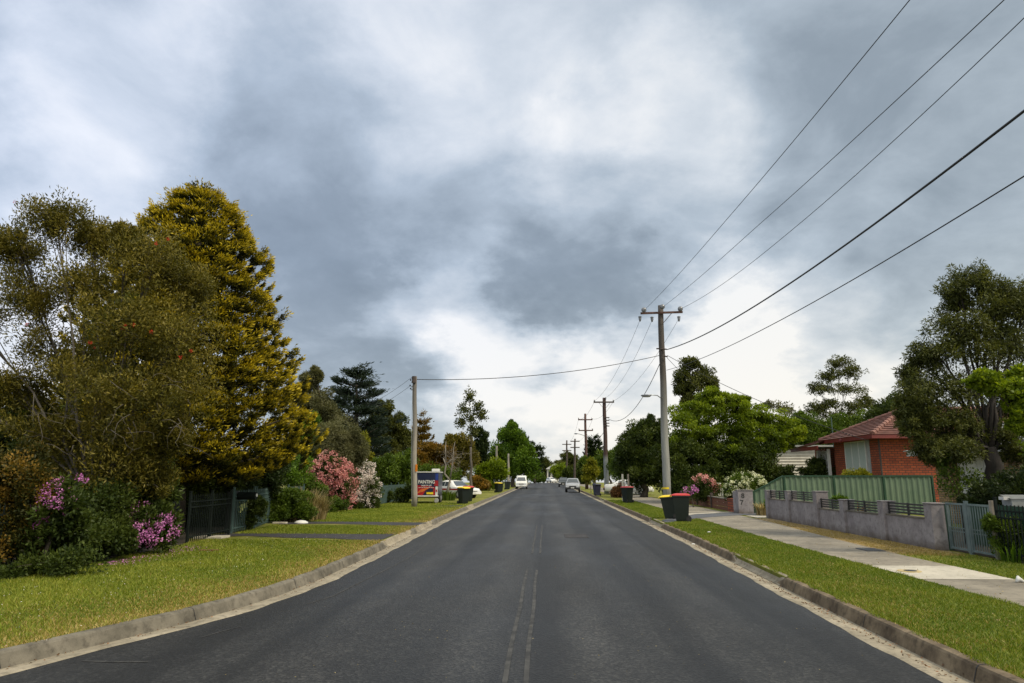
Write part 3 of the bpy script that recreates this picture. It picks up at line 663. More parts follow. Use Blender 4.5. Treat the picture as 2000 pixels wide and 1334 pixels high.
plant('hedge_bush', 'orange tinged hedge bush at the left edge in front of the bottlebrush', 'bush', 30, 12.2, [(10, 930, 85, 62), (50, 980, 62, 60), (30, 1050, 80, 60, .2), (-80, 960, 100, 90), (75, 1035, 45, 50, .3)], 'lf_hedge', dens=3.0, leaf=.065, asp=.5, r0=.05, cr=.26)
plant('rhododendron_bush', 'dark rhododendron with violet flower clusters low beside the lawn edge', 'bush', 280, 15.3, [(280, 1025, 48, 44), (250, 1045, 34, 36), (320, 1035, 30, 36, .2), (300, 960, 50, 45, .6)], 'lf_darkgreen', dens=3.0, leaf=.10, asp=.4, r0=.05,
      flowers=('fl_purple', 120, .075, .042, [(285, 1035, 54, 26), (272, 1005, 28, 22), (245, 1055, 22, 22), (332, 1016, 12, 8), (300, 1045, 40, 18)]))
plant('rhododendron_bush', 'tall rhododendron with pale violet flowers behind the picket fence at far left', 'bush', 110, 12.3, [(112, 985, 46, 50), (88, 1030, 36, 36), (150, 1000, 36, 46, .3)], 'lf_darkgreen', dens=2.6, leaf=.09, asp=.42, r0=.05,
      flowers=('fl_purple', 60, .055, .034, [(112, 975, 34, 36), (85, 1020, 22, 26), (158, 938, 8, 7)]))
plant('dark_shrub', 'dark leafy shrub between the two rhododendrons under the bottlebrush', 'shrub', 195, 14.4, [(190, 1000, 60, 60), (200, 1055, 55, 36, -.2), (235, 960, 60, 60, .7), (150, 1070, 45, 30, -.5)], 'lf_darkgreen', dens=3.2, leaf=.09, r0=.05)
plant('dark_shrub', 'dark shrub spilling over the picket fence below the orange hedge', 'shrub', 60, 12.6, [(70, 1040, 60, 50), (150, 1050, 50, 44, .6), (20, 1010, 60, 50, .2), (110, 1000, 60, 46, .8), (230, 1050, 40, 30, 1.6)], 'lf_darkgreen', dens=2.6, leaf=.08, r0=.04)
plant('ground_shrub', 'low green shrub growing at the foot of the picket fence', 'shrub', 130, 12.1, [(60, 1105, 45, 18), (130, 1095, 55, 24), (10, 1118, 45, 18, -.4)], 'lf_darkgreen', dens=2.6, leaf=.07, r0=.02, cr=.35)
plant('dark_hedge', 'very dark dense hedge filling the space behind the cypress trunk', 'hedge', 330, 24.5, [(300, 930, 90, 70), (420, 950, 80, 60), (180, 920, 90, 80), (500, 930, 60, 50, 1), (60, 900, 100, 80, 1), (360, 1000, 100, 36, -.6)], 'lf_dark', dens=3.4, leaf=.13, r0=.1)
plant('dark_shrub', 'dark climbing shrub beside the black driveway gate', 'shrub', 420, 22.0, [(410, 960, 38, 50), (440, 925, 40, 40), (372, 975, 30, 40, -.5)], 'lf_darkgreen', dens=2.8, leaf=.10, r0=.05)
plant('clipped_shrub', 'small dark rounded shrub at the foot of the open teal gate', 'shrub', 495, 22.3, [(497, 1005, 22, 26), (505, 985, 18, 18)], 'lf_darkgreen', dens=3.2, leaf=.08, r0=.03)
plant('box_hedge', 'clipped green hedge with yellow green top beside the tussock grass', 'hedge', 565, 26.2, [(550, 985, 30, 24), (585, 985, 28, 24, .4), (566, 968, 34, 10, 0), (545, 1000, 25, 14, -.3), (590, 1000, 25, 14, .1)], 'lf_mid', dens=3.6, leaf=.09, r0=.03)
plant('bright_shrub', 'bright green soft shrub behind the hedge near the golden cypress skirt', 'shrub', 515, 31, [(510, 925, 40, 30), (560, 915, 40, 30, .5), (480, 940, 40, 30, -.3)], 'lf_bright', dens=3, leaf=.12, r0=.06)
plant('round_shrub', 'mid green bushy tree right of the cypress and left of the pink bush', 'tree', 590, 38.5, [(590, 880, 42, 42), (610, 845, 28, 30), (560, 900, 40, 40, .5), (625, 900, 30, 35, .5), (600, 930, 50, 30, 0)], 'lf_bright', dens=3, leaf=.13, r0=.1)
plant('rhododendron_bush', 'large pink flowering rhododendron bush beside the white one', 'bush', 652, 35.5, [(645, 925, 34, 34), (668, 955, 26, 36), (635, 960, 32, 36), (650, 905, 20, 18), (650, 988, 40, 16)], 'lf_darkgreen', dens=3, leaf=.12, r0=.07,
      flowers=('fl_pink', 420, .12, .07, [(645, 925, 35, 37), (672, 952, 24, 42), (632, 955, 28, 34)]))
plant('rhododendron_bush', 'large white flowering rhododendron bush beside the pink one', 'bush', 712, 37.5, [(700, 928, 30, 30), (718, 955, 22, 34), (696, 965, 30, 34), (708, 985, 30, 14)], 'lf_darkgreen', dens=3, leaf=.12, r0=.07,
      flowers=('fl_white', 460, .09, .055, [(700, 930, 32, 34), (718, 955, 22, 40), (696, 960, 30, 34)]))
plant('green_shrub', 'yellow green shrub low in front of the pink rhododendron', 'shrub', 620, 33.5, [(620, 960, 22, 18), (650, 985, 30, 14), (600, 945, 22, 16)], 'lf_mid', dens=3, leaf=.11, r0=.03)

def tussock(name, label, px_, py_, Y, n, h, sp, m='lf_straw', w=.02, lean=.45):
    SEED[0] += 1; rng = np.random.default_rng(SEED[0]); p = at(px_, py_, Y); base = Vector((p.x, Y, .14 + zc(Y)))
    root = empty(name, base, label, 'plant')
    cl = Cloud(); a = rng.random(n) * 6.283; r = rng.random(n) ** .6 * sp
    P = np.stack([base.x + np.cos(a) * r, Y + np.sin(a) * r, np.full(n, base.z)], 1); H = h * rng.uniform(.55, 1.1, n); tl = lean * rng.uniform(.2, 1.2, n)
    O = np.stack([np.cos(a), np.sin(a), np.zeros(n)], 1); Sd = np.stack([-np.sin(a), np.cos(a), np.zeros(n)], 1) * w
    p1 = P + O * (H * tl * .35)[:, None]; p1[:, 2] += H * .6; p2 = P + O * (H * tl)[:, None]; p2[:, 2] += H * rng.uniform(.75, 1, n)
    V = np.stack([P - Sd, P + Sd, p1 + Sd, p1 - Sd], 1).reshape(-1, 3); cl.put(V, np.arange(4 * n).reshape(n, 4), rng.random(n))
    V = np.stack([p1 - Sd, p1 + Sd, p2 + Sd * .2, p2 - Sd * .2], 1).reshape(-1, 3); cl.put(V, np.arange(4 * n).reshape(n, 4), rng.random(n))
    cl.build('leaves', m, root); return root
tussock('tussock_grass', 'tall straw coloured tussock grass beside the clipped hedge on the left', 580, 1005, 27.2, 900, 1.25, .85)
tussock('tussock_grass', 'arching straw tussock right of the clipped hedge, nearest the wheel track', 612, 1005, 27.6, 700, .95, .5)
tussock('tussock_grass', 'small tussock growing under the bare white limbed tree', 873, 975, 50, 260, .75, .6, 'lf_mid', .03)

plant('eucalypt_tree', 'pale grey green tree with brushy top left of the dark cedar', 'tree', 640, 40, [(605, 745, 22, 22), (620, 732, 14, 16), (590, 780, 32, 34), (622, 795, 32, 36), (648, 815, 26, 30), (600, 830, 40, 36)], 'lf_greyolive', dens=2.6, r0=.22, up=.5, cr=.24, leaf=.17, asp=.28)
plant('she_oak_tree', 'brownish grey feathery tree above the pink rhododendron', 'tree', 665, 36.5, [(650, 855, 42, 38), (682, 860, 26, 26), (635, 870, 36, 30), (692, 880, 24, 28), (670, 898, 38, 22)], 'lf_greyolive', dens=3.2, r0=.2, down=.5, leaf=.19, asp=.14)
plant('yellow_shrub', 'small yellow green conical shrub right of the feathery brown tree', 'shrub', 710, 41, [(710, 870, 12, 30), (712, 895, 14, 20)], 'lf_yellowgreen', dens=2.6, leaf=.15, r0=.05)
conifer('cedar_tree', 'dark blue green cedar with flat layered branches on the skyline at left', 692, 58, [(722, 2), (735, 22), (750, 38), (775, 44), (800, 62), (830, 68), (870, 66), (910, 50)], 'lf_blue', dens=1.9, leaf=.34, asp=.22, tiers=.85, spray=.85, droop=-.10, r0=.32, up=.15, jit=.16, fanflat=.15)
plant('dark_tree', 'broad dark eucalypt right of the cedar on the left skyline', 'tree', 760, 63, [(745, 830, 40, 30), (775, 835, 24, 28), (730, 870, 46, 34), (780, 870, 26, 30), (748, 800, 22, 18), (790, 855, 10, 16)], 'lf_euc', dens=2.6, r0=.3, cr=.24)
plant('green_bush', 'broad yellow green bush above the teal fence left of the trailer', 'bush', 765, 52, [(745, 915, 28, 26), (775, 920, 30, 30), (795, 905, 20, 26), (755, 940, 36, 20), (790, 945, 20, 20)], 'lf_mid', dens=3.2, r0=.1)
plant('dark_bush', 'dark low bushes growing along the teal fence', 'bush', 770, 45, [(755, 972, 12, 12), (785, 968, 16, 14), (800, 960, 12, 16)], 'lf_darkgreen', dens=3, r0=.04)
conifer('young_pine', 'narrow young pine with open tiers just right of the timber pole', 822, 72, [(813, 1), (825, 9), (845, 14), (862, 20), (885, 24), (900, 22)], 'lf_orange', dens=1.7, leaf=.3, asp=.3, tiers=.8, spray=.55, r0=.12, up=.5, jit=.2)
plant('orange_bush', 'orange and green leaved tree behind the trailer', 'tree', 830, 62, [(815, 895, 26, 24), (845, 885, 26, 22), (870, 890, 26, 24), (830, 915, 34, 22), (865, 915, 26, 24)], 'lf_orange', dens=3, r0=.12)
plant('green_bush', 'green bush directly behind the trailer roof', 'bush', 840, 57, [(840, 925, 30, 20), (875, 935, 30, 18), (810, 930, 24, 24)], 'lf_mid', dens=3, r0=.06)
plant('olive_tree', 'olive green tree on the skyline behind the bare tree', 'tree', 885, 80, [(885, 862, 18, 14), (905, 870, 22, 18), (878, 885, 22, 22), (915, 895, 26, 28), (895, 915, 26, 22)], 'lf_olive', dens=3, r0=.16)
plant('dark_conifer', 'small dark conifer crown behind the tall sparse street tree', 'tree', 938, 85, [(938, 852, 14, 18), (940, 880, 18, 22), (940, 905, 18, 20)], 'lf_dark', dens=3, r0=.14)
plant('sparse_tree', 'tall sparse street tree with thin upright crown on a grey trunk', 'tree', 919, 53, [(918, 775, 13, 18), (905, 800, 16, 18), (932, 795, 12, 16), (920, 815, 18, 18), (942, 812, 10, 14), (903, 825, 14, 12), (925, 840, 14, 16)], 'lf_euc', dens=.45, r0=.12, bark='bark_mid', cr=.20, leaf=.19, asp=.5, twigs=10, tr=.25, shell=.2)
def bare_tree():
    rng = np.random.default_rng(3); Y = 50; b = at(872, 900, Y); root = empty('bare_tree', (b.x, Y, .14), 'crooked bare tree with pale limbs in front of the white sedan', 'tree')
    mb = MB()
    T = lambda *q: [at(x, y, Y) for x, y in q]
    mb.tube([Vector((b.x, Y, .1))] + T((875, 955), (879, 938), (868, 925), (871, 908), (866, 895)), [.12, .10, .08, .07, .06, .04], 7)
    mb.tube(T((871, 908), (870, 880), (871, 862)), [.06, .04, .02], 5)
    mb.tube(T((879, 938), (884, 905), (886, 875), (889, 862)), [.07, .05, .03, .015], 5)
    mb.tube(T((871, 908), (880, 899), (889, 894), (902, 893)), [.06, .05, .035, .015], 5)
    for i in range(40):
        s = at(rng.uniform(866, 905), rng.uniform(885, 925), Y + rng.uniform(-1, 1)); pts = [s]; d = Vector((rng.normal(), rng.normal() * .4, rng.uniform(.1, 1)))
        for k in range(4): d = (d + Vector((rng.normal(), rng.normal(), rng.normal())) * .4).normalized(); pts.append(pts[-1] + d * .28)
        mb.tube(pts, [.012, .010, .008, .005, .003], 4)
    mb.build('trunk', 'bark_grey', root, smooth=True, fixn=False)
bare_tree()
plant('yellow_green_tree', 'bright yellow green rounded tree behind the two distant left bins', 'tree', 955, 84, [(955, 915, 26, 20), (940, 930, 22, 18), (975, 925, 18, 20), (950, 945, 30, 10)], 'lf_lime', dens=3.2, r0=.12)
plant('rusty_bush', 'low olive and rust coloured bush left of the yellow green tree', 'bush', 930, 74, [(932, 940, 14, 12), (945, 948, 14, 8)], 'lf_orange', dens=3, r0=.05)
plant('maple_tree', 'large bright green tree left of the road beyond the white van', 'tree', 1003, 112, [(995, 850, 22, 18), (1010, 862, 24, 22), (985, 880, 26, 24), (1015, 895, 28, 26), (1035, 912, 20, 22), (995, 915, 34, 22), (1000, 833, 8, 12), (1028, 882, 18, 16), (970, 900, 18, 20)], 'lf_bright', dens=3.4, r0=.35)
plant('dark_pine', 'dark pointed tree tips showing behind the large bright green tree', 'tree', 1002, 150, [(999, 835, 5, 14), (988, 845, 5, 12), (1010, 848, 6, 12), (1020, 862, 8, 12), (978, 852, 5, 8), (1000, 880, 30, 30)], 'lf_dark', dens=2.6, r0=.3)
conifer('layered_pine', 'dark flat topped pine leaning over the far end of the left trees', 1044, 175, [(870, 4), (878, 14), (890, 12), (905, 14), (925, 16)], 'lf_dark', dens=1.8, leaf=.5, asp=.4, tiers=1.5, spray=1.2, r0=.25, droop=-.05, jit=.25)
plant('far_trees', 'brown green tree mass at the end of the road', 'tree', 1062, 290, [(1050, 915, 14, 14), (1062, 905, 12, 10), (1075, 915, 14, 12), (1058, 930, 20, 12), (1090, 925, 18, 14), (1042, 925, 12, 14)], 'lf_euc', dens=2.8, leaf=.8, r0=.4)
plant('far_shrub', 'dark green shrub at the road end left of the white house', 'shrub', 1061, 215, [(1060, 934, 8, 9), (1050, 938, 6, 6), (1045, 936, 5, 8)], 'lf_mid', dens=3, leaf=.5, r0=.1)

# ---------- right of the road
plant('far_eucalypt', 'tall brown eucalypt far down the road behind the thin power poles', 'tree', 1112, 210, [(1108, 893, 12, 12), (1118, 900, 12, 14), (1105, 910, 16, 14), (1125, 912, 12, 12), (1115, 925, 20, 14)], 'lf_euc', dens=2.6, leaf=.55, r0=.4)
plant('far_palm_tree', 'small dark tree clumps low on the horizon left of the far eucalypt', 'tree', 1088, 240, [(1086, 905, 7, 4), (1096, 902, 7, 4), (1083, 915, 8, 6), (1098, 914, 9, 6)], 'lf_euc', dens=2.4, leaf=.5, r0=.2)
plant('lime_tree', 'lime green flat topped tree over the parked cars in the distance', 'tree', 1092, 172, [(1085, 917, 13, 8), (1098, 917, 13, 8), (1092, 926, 16, 8)], 'lf_lime', dens=3.2, leaf=.45, r0=.15)
plant('dark_bush', 'dark bushy tree mass behind the parked dark wagon', 'tree', 1120, 150, [(1112, 925, 16, 14), (1125, 930, 16, 14), (1135, 920, 12, 16), (1140, 938, 14, 10), (1118, 940, 16, 8)], 'lf_darkgreen', dens=3.2, leaf=.4, r0=.2)
conifer('dark_cypress', 'dark stacked conifer left of the second power pole', 1160, 105, [(853, 3), (862, 9), (880, 15), (900, 17), (920, 18)], 'lf_dark', dens=2.6, leaf=.34, asp=.35, spray=.6, r0=.2, jit=.2)
plant('yellow_green_tree', 'young yellow green street tree beyond the navy bin', 'tree', 1153, 74, [(1150, 918, 12, 14), (1160, 925, 11, 14), (1147, 932, 10, 12), (1156, 905, 8, 10)], 'lf_yellowgreen', dens=2.6, r0=.05, bark='bark_grey', cr=.26)
plant('mid_green_tree', 'green tree overhanging the white picket fence behind the second pole', 'tree', 1195, 92, [(1180, 900, 20, 18), (1200, 893, 18, 18), (1190, 918, 24, 16), (1140, 905, 14, 12), (1172, 922, 14, 12)], 'lf_mid', dens=3, r0=.18)
plant('lime_tree', 'fresh green tree right of the second power pole', 'tree', 1212, 68, [(1208, 890, 20, 22), (1215, 915, 22, 22), (1228, 935, 20, 14)], 'lf_mid', dens=3.2, r0=.16)
plant('broadleaf_tree', 'dark broadleaf tree with reddish tips left of the big power pole', 'tree', 1255, 58, [(1245, 852, 30, 24), (1270, 838, 26, 22), (1230, 880, 30, 30), (1265, 880, 38, 36), (1285, 850, 20, 24), (1245, 920, 42, 30), (1285, 915, 30, 32)], 'lf_darkgreen', dens=3.4, r0=.3)
plant('tall_tree', 'tall brown tipped tree rising behind the bright spreading tree', 'tree', 1356, 64, [(1352, 712, 22, 16), (1335, 735, 24, 18), (1372, 735, 26, 20), (1350, 755, 30, 18), (1390, 752, 14, 16), (1345, 780, 20, 16), (1365, 790, 26, 20), (1330, 760, 14, 12)], 'lf_euc', dens=2.6, r0=.26, cr=.24)
plant('spreading_tree', 'wide spreading bright green tree behind the flowering front garden', 'tree', 1420, 47, [(1345, 815, 44, 28), (1400, 795, 46, 28), (1455, 805, 48, 28), (1505, 825, 46, 24), (1370, 845, 54, 26), (1435, 840, 60, 28), (1500, 850, 52, 20), (1330, 865, 34, 20), (1545, 845, 30, 14), (1390, 772, 28, 16), (1440, 782, 22, 10), (1325, 885, 30, 22), (1365, 880, 40, 20), (1420, 878, 44, 20), (1475, 878, 40, 18), (1520, 865, 30, 16)], 'lf_lime', dens=2.7, leaf=.17, r0=.20, up=.05, flat=.5, cr=.24, twigs=5, tr=.3)
plant('dark_hedge', 'black green understorey hedge beneath the spreading bright tree', 'hedge', 1400, 46.5, [(1330, 900, 50, 38), (1400, 895, 50, 38), (1460, 895, 50, 38), (1350, 940, 60, 30), (1430, 940, 60, 34), (1500, 930, 26, 24), (1318, 950, 26, 22)], 'lf_darkgreen', dens=3.6, r0=.15)
plant('airy_tree', 'tall open crowned tree standing above the red roofed house', 'tree', 1640, 72, [(1640, 710, 26, 14), (1620, 735, 24, 14), (1662, 725, 24, 18), (1600, 760, 24, 14), (1650, 760, 40, 12), (1690, 785, 20, 18), (1615, 790, 32, 16), (1595, 800, 22, 14), (1668, 795, 30, 16), (1640, 815, 44, 14)], 'lf_euc', dens=1.0, r0=.22, flat=.5, cr=.17, twigs=12, leaf=.24, asp=.32, tr=.28)
plant('back_tree', 'green tree behind the white weatherboard house', 'tree', 1590, 66, [(1570, 830, 28, 26), (1600, 840, 34, 26), (1640, 838, 34, 28), (1680, 835, 30, 24), (1610, 860, 50, 20), (1550, 855, 26, 18)], 'lf_mid', dens=3, r0=.2)
plant('back_tree', 'dark tree behind the ridge of the red tiled roof', 'tree', 1720, 60, [(1735, 800, 30, 22), (1715, 820, 28, 20), (1760, 790, 30, 26), (1700, 845, 30, 20)], 'lf_darkgreen', dens=3, r0=.2)
plant('grey_tree', 'bare grey twiggy tree crown above the spreading tree', 'tree', 1525, 80, [(1520, 795, 24, 12), (1540, 802, 20, 12), (1500, 790, 10, 6)], 'lf_greyolive', dens=.5, r0=.1, twigs=14, cr=.2, bark='bark_grey')
def paperbark():
    return plant('paperbark_tree', 'massive dark olive tree with black trunk shading the house on the right', 'tree', 1940, 19.5,
      [(1875, 560, 42, 40), (1915, 545, 40, 32), (1865, 590, 34, 26, .4), (1935, 600, 60, 44), (1860, 640, 56, 40), (1830, 690, 50, 36), (1990, 610, 60, 46), (1920, 690, 70, 46), (1800, 700, 36, 26, .5), (1800, 760, 50, 34), (1860, 760, 60, 40), (1940, 770, 60, 40, .6), (2020, 720, 60, 60),
       (1820, 815, 50, 30), (1880, 825, 50, 30), (1850, 860, 50, 24, .3), (1785, 835, 30, 20), (2060, 640, 70, 70), (2080, 800, 70, 60), (1990, 800, 40, 30, .8), (1915, 855, 40, 20, .4), (1775, 735, 22, 26, .6), (1768, 800, 24, 34, .3), (1790, 800, 40, 34), (1815, 870, 40, 22), (1870, 880, 50, 20, -.6), (1900, 640, 50, 36), (1960, 850, 40, 30), (1985, 885, 30, 20, .4), (1830, 895, 30, 16), (1960, 575, 50, 36), (2010, 580, 50, 40), (1970, 660, 50, 40)],
      'lf_euc', dens=1.05, leaf=.11, asp=.26, r0=.30, cr=.20, twigs=5, bark='bark_dark', up=-.1, fork=2.6, tr=.34, cap=260000, dr=.9)
paperbark()
plant('dark_shrub', 'black green shrubs crowding the raked side fence under the big tree', 'shrub', 1950, 17.9, [(1950, 968, 44, 30), (1995, 955, 40, 40), (1905, 985, 24, 12), (2040, 960, 50, 50)], 'lf_dark', dens=3, leaf=.09, r0=.03)
plant('maple_branch_tree', 'fresh lime leaved tree reaching in from the right edge', 'tree', 2080, 15.5, [(1925, 742, 32, 16), (1960, 760, 36, 22), (1995, 740, 26, 22), (1990, 790, 30, 30), (2040, 760, 50, 60), (1990, 830, 14, 18), (2060, 860, 60, 50)], 'lf_lime', dens=2.4, leaf=.10, asp=.6, r0=.12, flat=.5, cr=.24)
plant('vine_shrub', 'thin leafy sapling against the white garage wall', 'shrub', 1868, 19.0, [(1855, 900, 20, 30), (1875, 930, 26, 24), (1860, 955, 30, 20), (1905, 940, 20, 24), (1845, 925, 14, 30), (1880, 890, 20, 16)], 'lf_mid', dens=.42, leaf=.09, r0=.04, cr=.24)
plant('fence_creeper', 'green climbing shrub growing through the gate post at right', 'shrub', 1945, 15.3, [(1938, 1022, 20, 16), (1965, 1035, 24, 24), (1990, 1050, 26, 34), (1960, 1060, 20, 20)], 'lf_mid', dens=1.6, leaf=.07, r0=.03, cr=.28)
tussock('strap_leaf_plant', 'bright strap leaved plant at the foot of the right hand fence', 1975, 1080, 14.9, 70, .42, .22, 'lf_bright', .012, .7)
tussock('spiky_plant', 'spiky bronze plant behind the low grey wall before green fence', 1672, 985, 24.5, 70, .95, .07, 'lf_rust', .02, .85)
tussock('tussock_grass', 'small straw and green tuft between the grey entrance pillars', 1490, 995, 31.5, 220, .6, .3, 'lf_straw', .02)
plant('small_shrub', 'little bright green shrub beside the straw tuft at the entrance', 'shrub', 1500, 30.8, [(1500, 984, 7, 8), (1503, 990, 6, 6)], 'lf_bright', dens=3, leaf=.09, r0=.02)
plant('small_shrub', 'small bright plant behind the grey wall left of the spiky plant', 'shrub', 1643, 24.8, [(1640, 974, 12, 6), (1650, 978, 8, 5)], 'lf_bright', dens=3, leaf=.09, r0=.02)
plant('flowering_shrub', 'white flowering shrub spilling over the corner pillar', 'shrub', 1450, 35.5, [(1440, 945, 22, 16), (1460, 940, 26, 16), (1428, 960, 14, 16), (1485, 945, 14, 8), (1445, 965, 26, 14)], 'lf_mid', dens=3, leaf=.10, r0=.04, flowers=('fl_cream', 190, .06, .05))
plant('flowering_shrub', 'shrub with loose pale pink flowers behind the timber wall', 'shrub', 1378, 40.5, [(1372, 948, 20, 14), (1390, 955, 16, 12), (1358, 955, 16, 12), (1375, 965, 30, 10)], 'lf_darkgreen', dens=3, leaf=.11, r0=.04, flowers=('fl_pink', 60, .10, .07, [(1370, 940, 16, 10), (1392, 950, 12, 12)]))
plant('flowering_shrub', 'magenta flowering clump at the low timber wall near the bins', 'shrub', 1350, 39.5, [(1352, 958, 9, 8), (1338, 962, 8, 8)], 'lf_mid', dens=2.6, leaf=.1, r0=.03, flowers=('fl_purple', 18, .1, .07))
plant('rusty_shrub', 'round rust tipped shrub beside the second power pole', 'shrub', 1210, 57, [(1208, 955, 14, 9), (1216, 965, 12, 9), (1203, 963, 10, 9)], 'lf_rust', dens=3.4, leaf=.14, r0=.03)
plant('house_shrub', 'leafy shrub against the white weatherboard wall beside brick house', 'shrub', 1600, 45, [(1595, 908, 16, 12), (1605, 918, 20, 12), (1580, 922, 18, 10)], 'lf_darkgreen', dens=3, leaf=.15, r0=.05)
plant('house_shrub', 'small round shrub in front of the weatherboard wall', 'shrub', 1537, 45, [(1537, 920, 14, 12), (1537, 930, 14, 8)], 'lf_darkgreen', dens=3, leaf=.14, r0=.04)
plant('house_shrub', 'yellow topped low hedge beneath the brick house window', 'hedge', 1672, 37.3, [(1660, 927, 14, 8), (1680, 926, 16, 9), (1697, 931, 10, 6)], 'lf_yellowgreen', dens=3.2, leaf=.1, r0=.04)

# ------------------------------------------------------------------ fences, walls, gates
def pickets(name, label, pts, h, n_bay, m, gap=.11, cat='fence', group=None, pr=.009, z0=.15, post=.05, spear=True):
    """palisade of thin pickets between points, two rails, posts"""
    base = Vector((pts[0][0], pts[0][1], z0)); root = empty(name, base, label, cat, group)
    for (xa, ya), (xb, yb) in zip(pts[:-1], pts[1:]):
        a, b = Vector((xa, ya, z0)), Vector((xb, yb, z0)); Ln = (b - a).length; ang = math.atan2(yb - ya, xb - xa)
        nb = max(1, round(Ln / n_bay))
        for i in range(nb):
            p, q = a.lerp(b, i / nb), a.lerp(b, (i + 1) / nb); mb = MB(); k = int((q - p).length / gap)
            for j in range(1, k):
                c = p.lerp(q, j / k); mb.box(c + Vector((0, 0, h * .5)), (pr * 2, pr * 2, h - .06), ang)
                if spear: mb.add([c + Vector((pr * 1.6, 0, h - .03)), c + Vector((0, pr * 1.6, h - .03)), c + Vector((-pr * 1.6, 0, h - .03)), c + Vector((0, -pr * 1.6, h - .03)), c + Vector((0, 0, h + .05))], [(0, 1, 4), (1, 2, 4), (2, 3, 4), (3, 0, 4), (0, 3, 2, 1)])
            for hz_ in (.14, h - .16, h - .30): mb.box((p + q) / 2 + Vector((0, 0, hz_)), ((q - p).length - post, .034, .034), ang)
            mb.build('panel', m, root)
        for i in range(nb + 1):
            c = a.lerp(b, i / nb)
            if i == 0 and (xa, ya) != pts[0]: continue
            mb = MB(); mb.box(c + Vector((0, 0, (h + .1) / 2)), (post, post, h + .1), ang); mb.box(c + Vector((0, 0, h + .11)), (post + .014, post + .014, .02), ang); mb.build('post', m, root)
    return root
pickets('picket_fence', 'dark green metal picket fence half lost in shrubs along the left lawn', [(-9.45, 3.2), (-9.45, 14.8), (-9.45, 17.6)], 1.2, 2.3, 'fence_black')
pickets('driveway_gate', 'black metal driveway gate standing in deep shade beneath the cypress', [(-9.3, 17.9), (-9.45, 20.6)], 1.2, 1.35, 'fence_black', cat='gate')
pickets('side_gate', 'narrow blue grey metal gate beside the round letterbox', [(-9.55, 21.0), (-9.6, 22.6)], 1.25, 1.6, 'fence_teal', cat='gate', gap=.13, pr=.012)
pickets('picket_fence', 'teal picket fence running behind the clipped hedge', [(-9.65, 22.9), (-10.3, 25.7), (-10.55, 30)], 1.25, 2.4, 'fence_teal')
pickets('picket_fence', 'distant teal fence under the yellow green bushes right of the white rhododendron', [(-10.2, 41), (-10.4, 58)], 1.15, 2.4, 'fence_teal', gap=.10, pr=.03, spear=False)
t = empty('letterbox', (-9.5, 21.4, .15), 'dark green cylinder letterbox on a thick black post by the gate', 'letterbox')
MB().lathe((-9.72, 21.3, .15), [(.16, 0), (.16, 1.15), (.19, 1.18), (.19, 1.24)], 14).build('post', 'black', t)
MB().tube([(-9.55, 21.3, 1.25), (-8.98, 21.3, 1.25)], .12, 14).build('body', 'fence_black', t, smooth=False)
MB().lathe((-8.975, 21.3, 1.27), [(.05, 0), (.05, .02)], 12, 'X').build('flap', 'white', t)
for p0_, p1_, lab in (((-9.8, 19.2), (-9.0, 19.75), 'pale concrete strip lying at the foot of the black gate'), ((-10.0, 25.3), (-9.5, 25.5), 'short pale concrete edging at the end of the clipped hedge')):
    m_ = MB(); m_.b2((p0_[0], p0_[1], .14), (p1_[0], p1_[1], .20)); tag(m_.build('edging_strip', 'pad', bev=.01), lab, 'edging')
g_ = gnd(588, 1022); tag(MB().lathe((g_[0], g_[1], .14), [(.26, 0), (.25, .05), (.16, .10), (.05, .12)], 14).build('meter_cover', 'white', smooth=True), 'low white domed cover beside the far wheel track', 'cover')
g_ = gnd(408, 1076); tag(MB().box((g_[0], g_[1], .165), (.42, .07, .03), .1).build('timber_offcut', 'timber', bev=.004), 'short reddish stick of timber lying on the left lawn', 'offcut')

# grey rendered front wall on the right
def wx(px_, py_=1040): d = ray(px_, py_); return 9.25 * d[1] / d[0]
pil = [1505, 1546, 1603, 1656, 1735, 1830]
root = empty('front_wall', (9.3, 29.5, .15), 'lilac grey rendered front wall with dark slatted openings on the right', 'wall')
py = [wx(*p) for p in zip(pil, (1008, 1016, 1030, 1040, 1056, 1067))]; ptop = (1.26, 1.28, 1.33, 1.12, 1.17, 1.20)
zb = .10
for i, (p, y) in enumerate(zip(pil, py)):
    d = .34 if i != 2 else .40
    MB().b2((9.12, y - .16, zb), (9.12 + d, y + .16, ptop[i])).b2((9.10, y - .18, ptop[i]), (9.14 + d, y + .18, ptop[i] + .025)).build('pillar', 'render', root, bev=.008)
for i in range(5):
    a, b = py[i + 1] + .16, py[i] - .16; top = (.95, .97, .80, .83, .86)[i]; dz_ = top - .86 + (.02 if i < 2 else 0)
    MB().b2((9.19, a, zb), (9.37, b, top - .03)).build('wall_panel', 'render', root)
    MB().b2((9.17, a + .002, top - .03), (9.39, b - .002, top)).build('coping', 'kerb', root)
    n = 2 if i > 1 else 2
    for k in range(n):
        a2, b2 = a + (b - a) * k / n, a + (b - a) * (k + 1) / n; m_ = MB()
        for z_ in (.92, .995, 1.07, 1.145): m_.b2((9.265, a2 + .03, z_ + dz_ - .022), (9.285, b2 - .03, z_ + dz_ + .022))
        m_.b2((9.255, a2 + .004, top + .002), (9.295, a2 + .03, 1.18 + dz_)); m_.b2((9.255, b2 - .03, top + .002), (9.295, b2 - .004, 1.18 + dz_)); m_.build('slat_panel', 'slat', root)
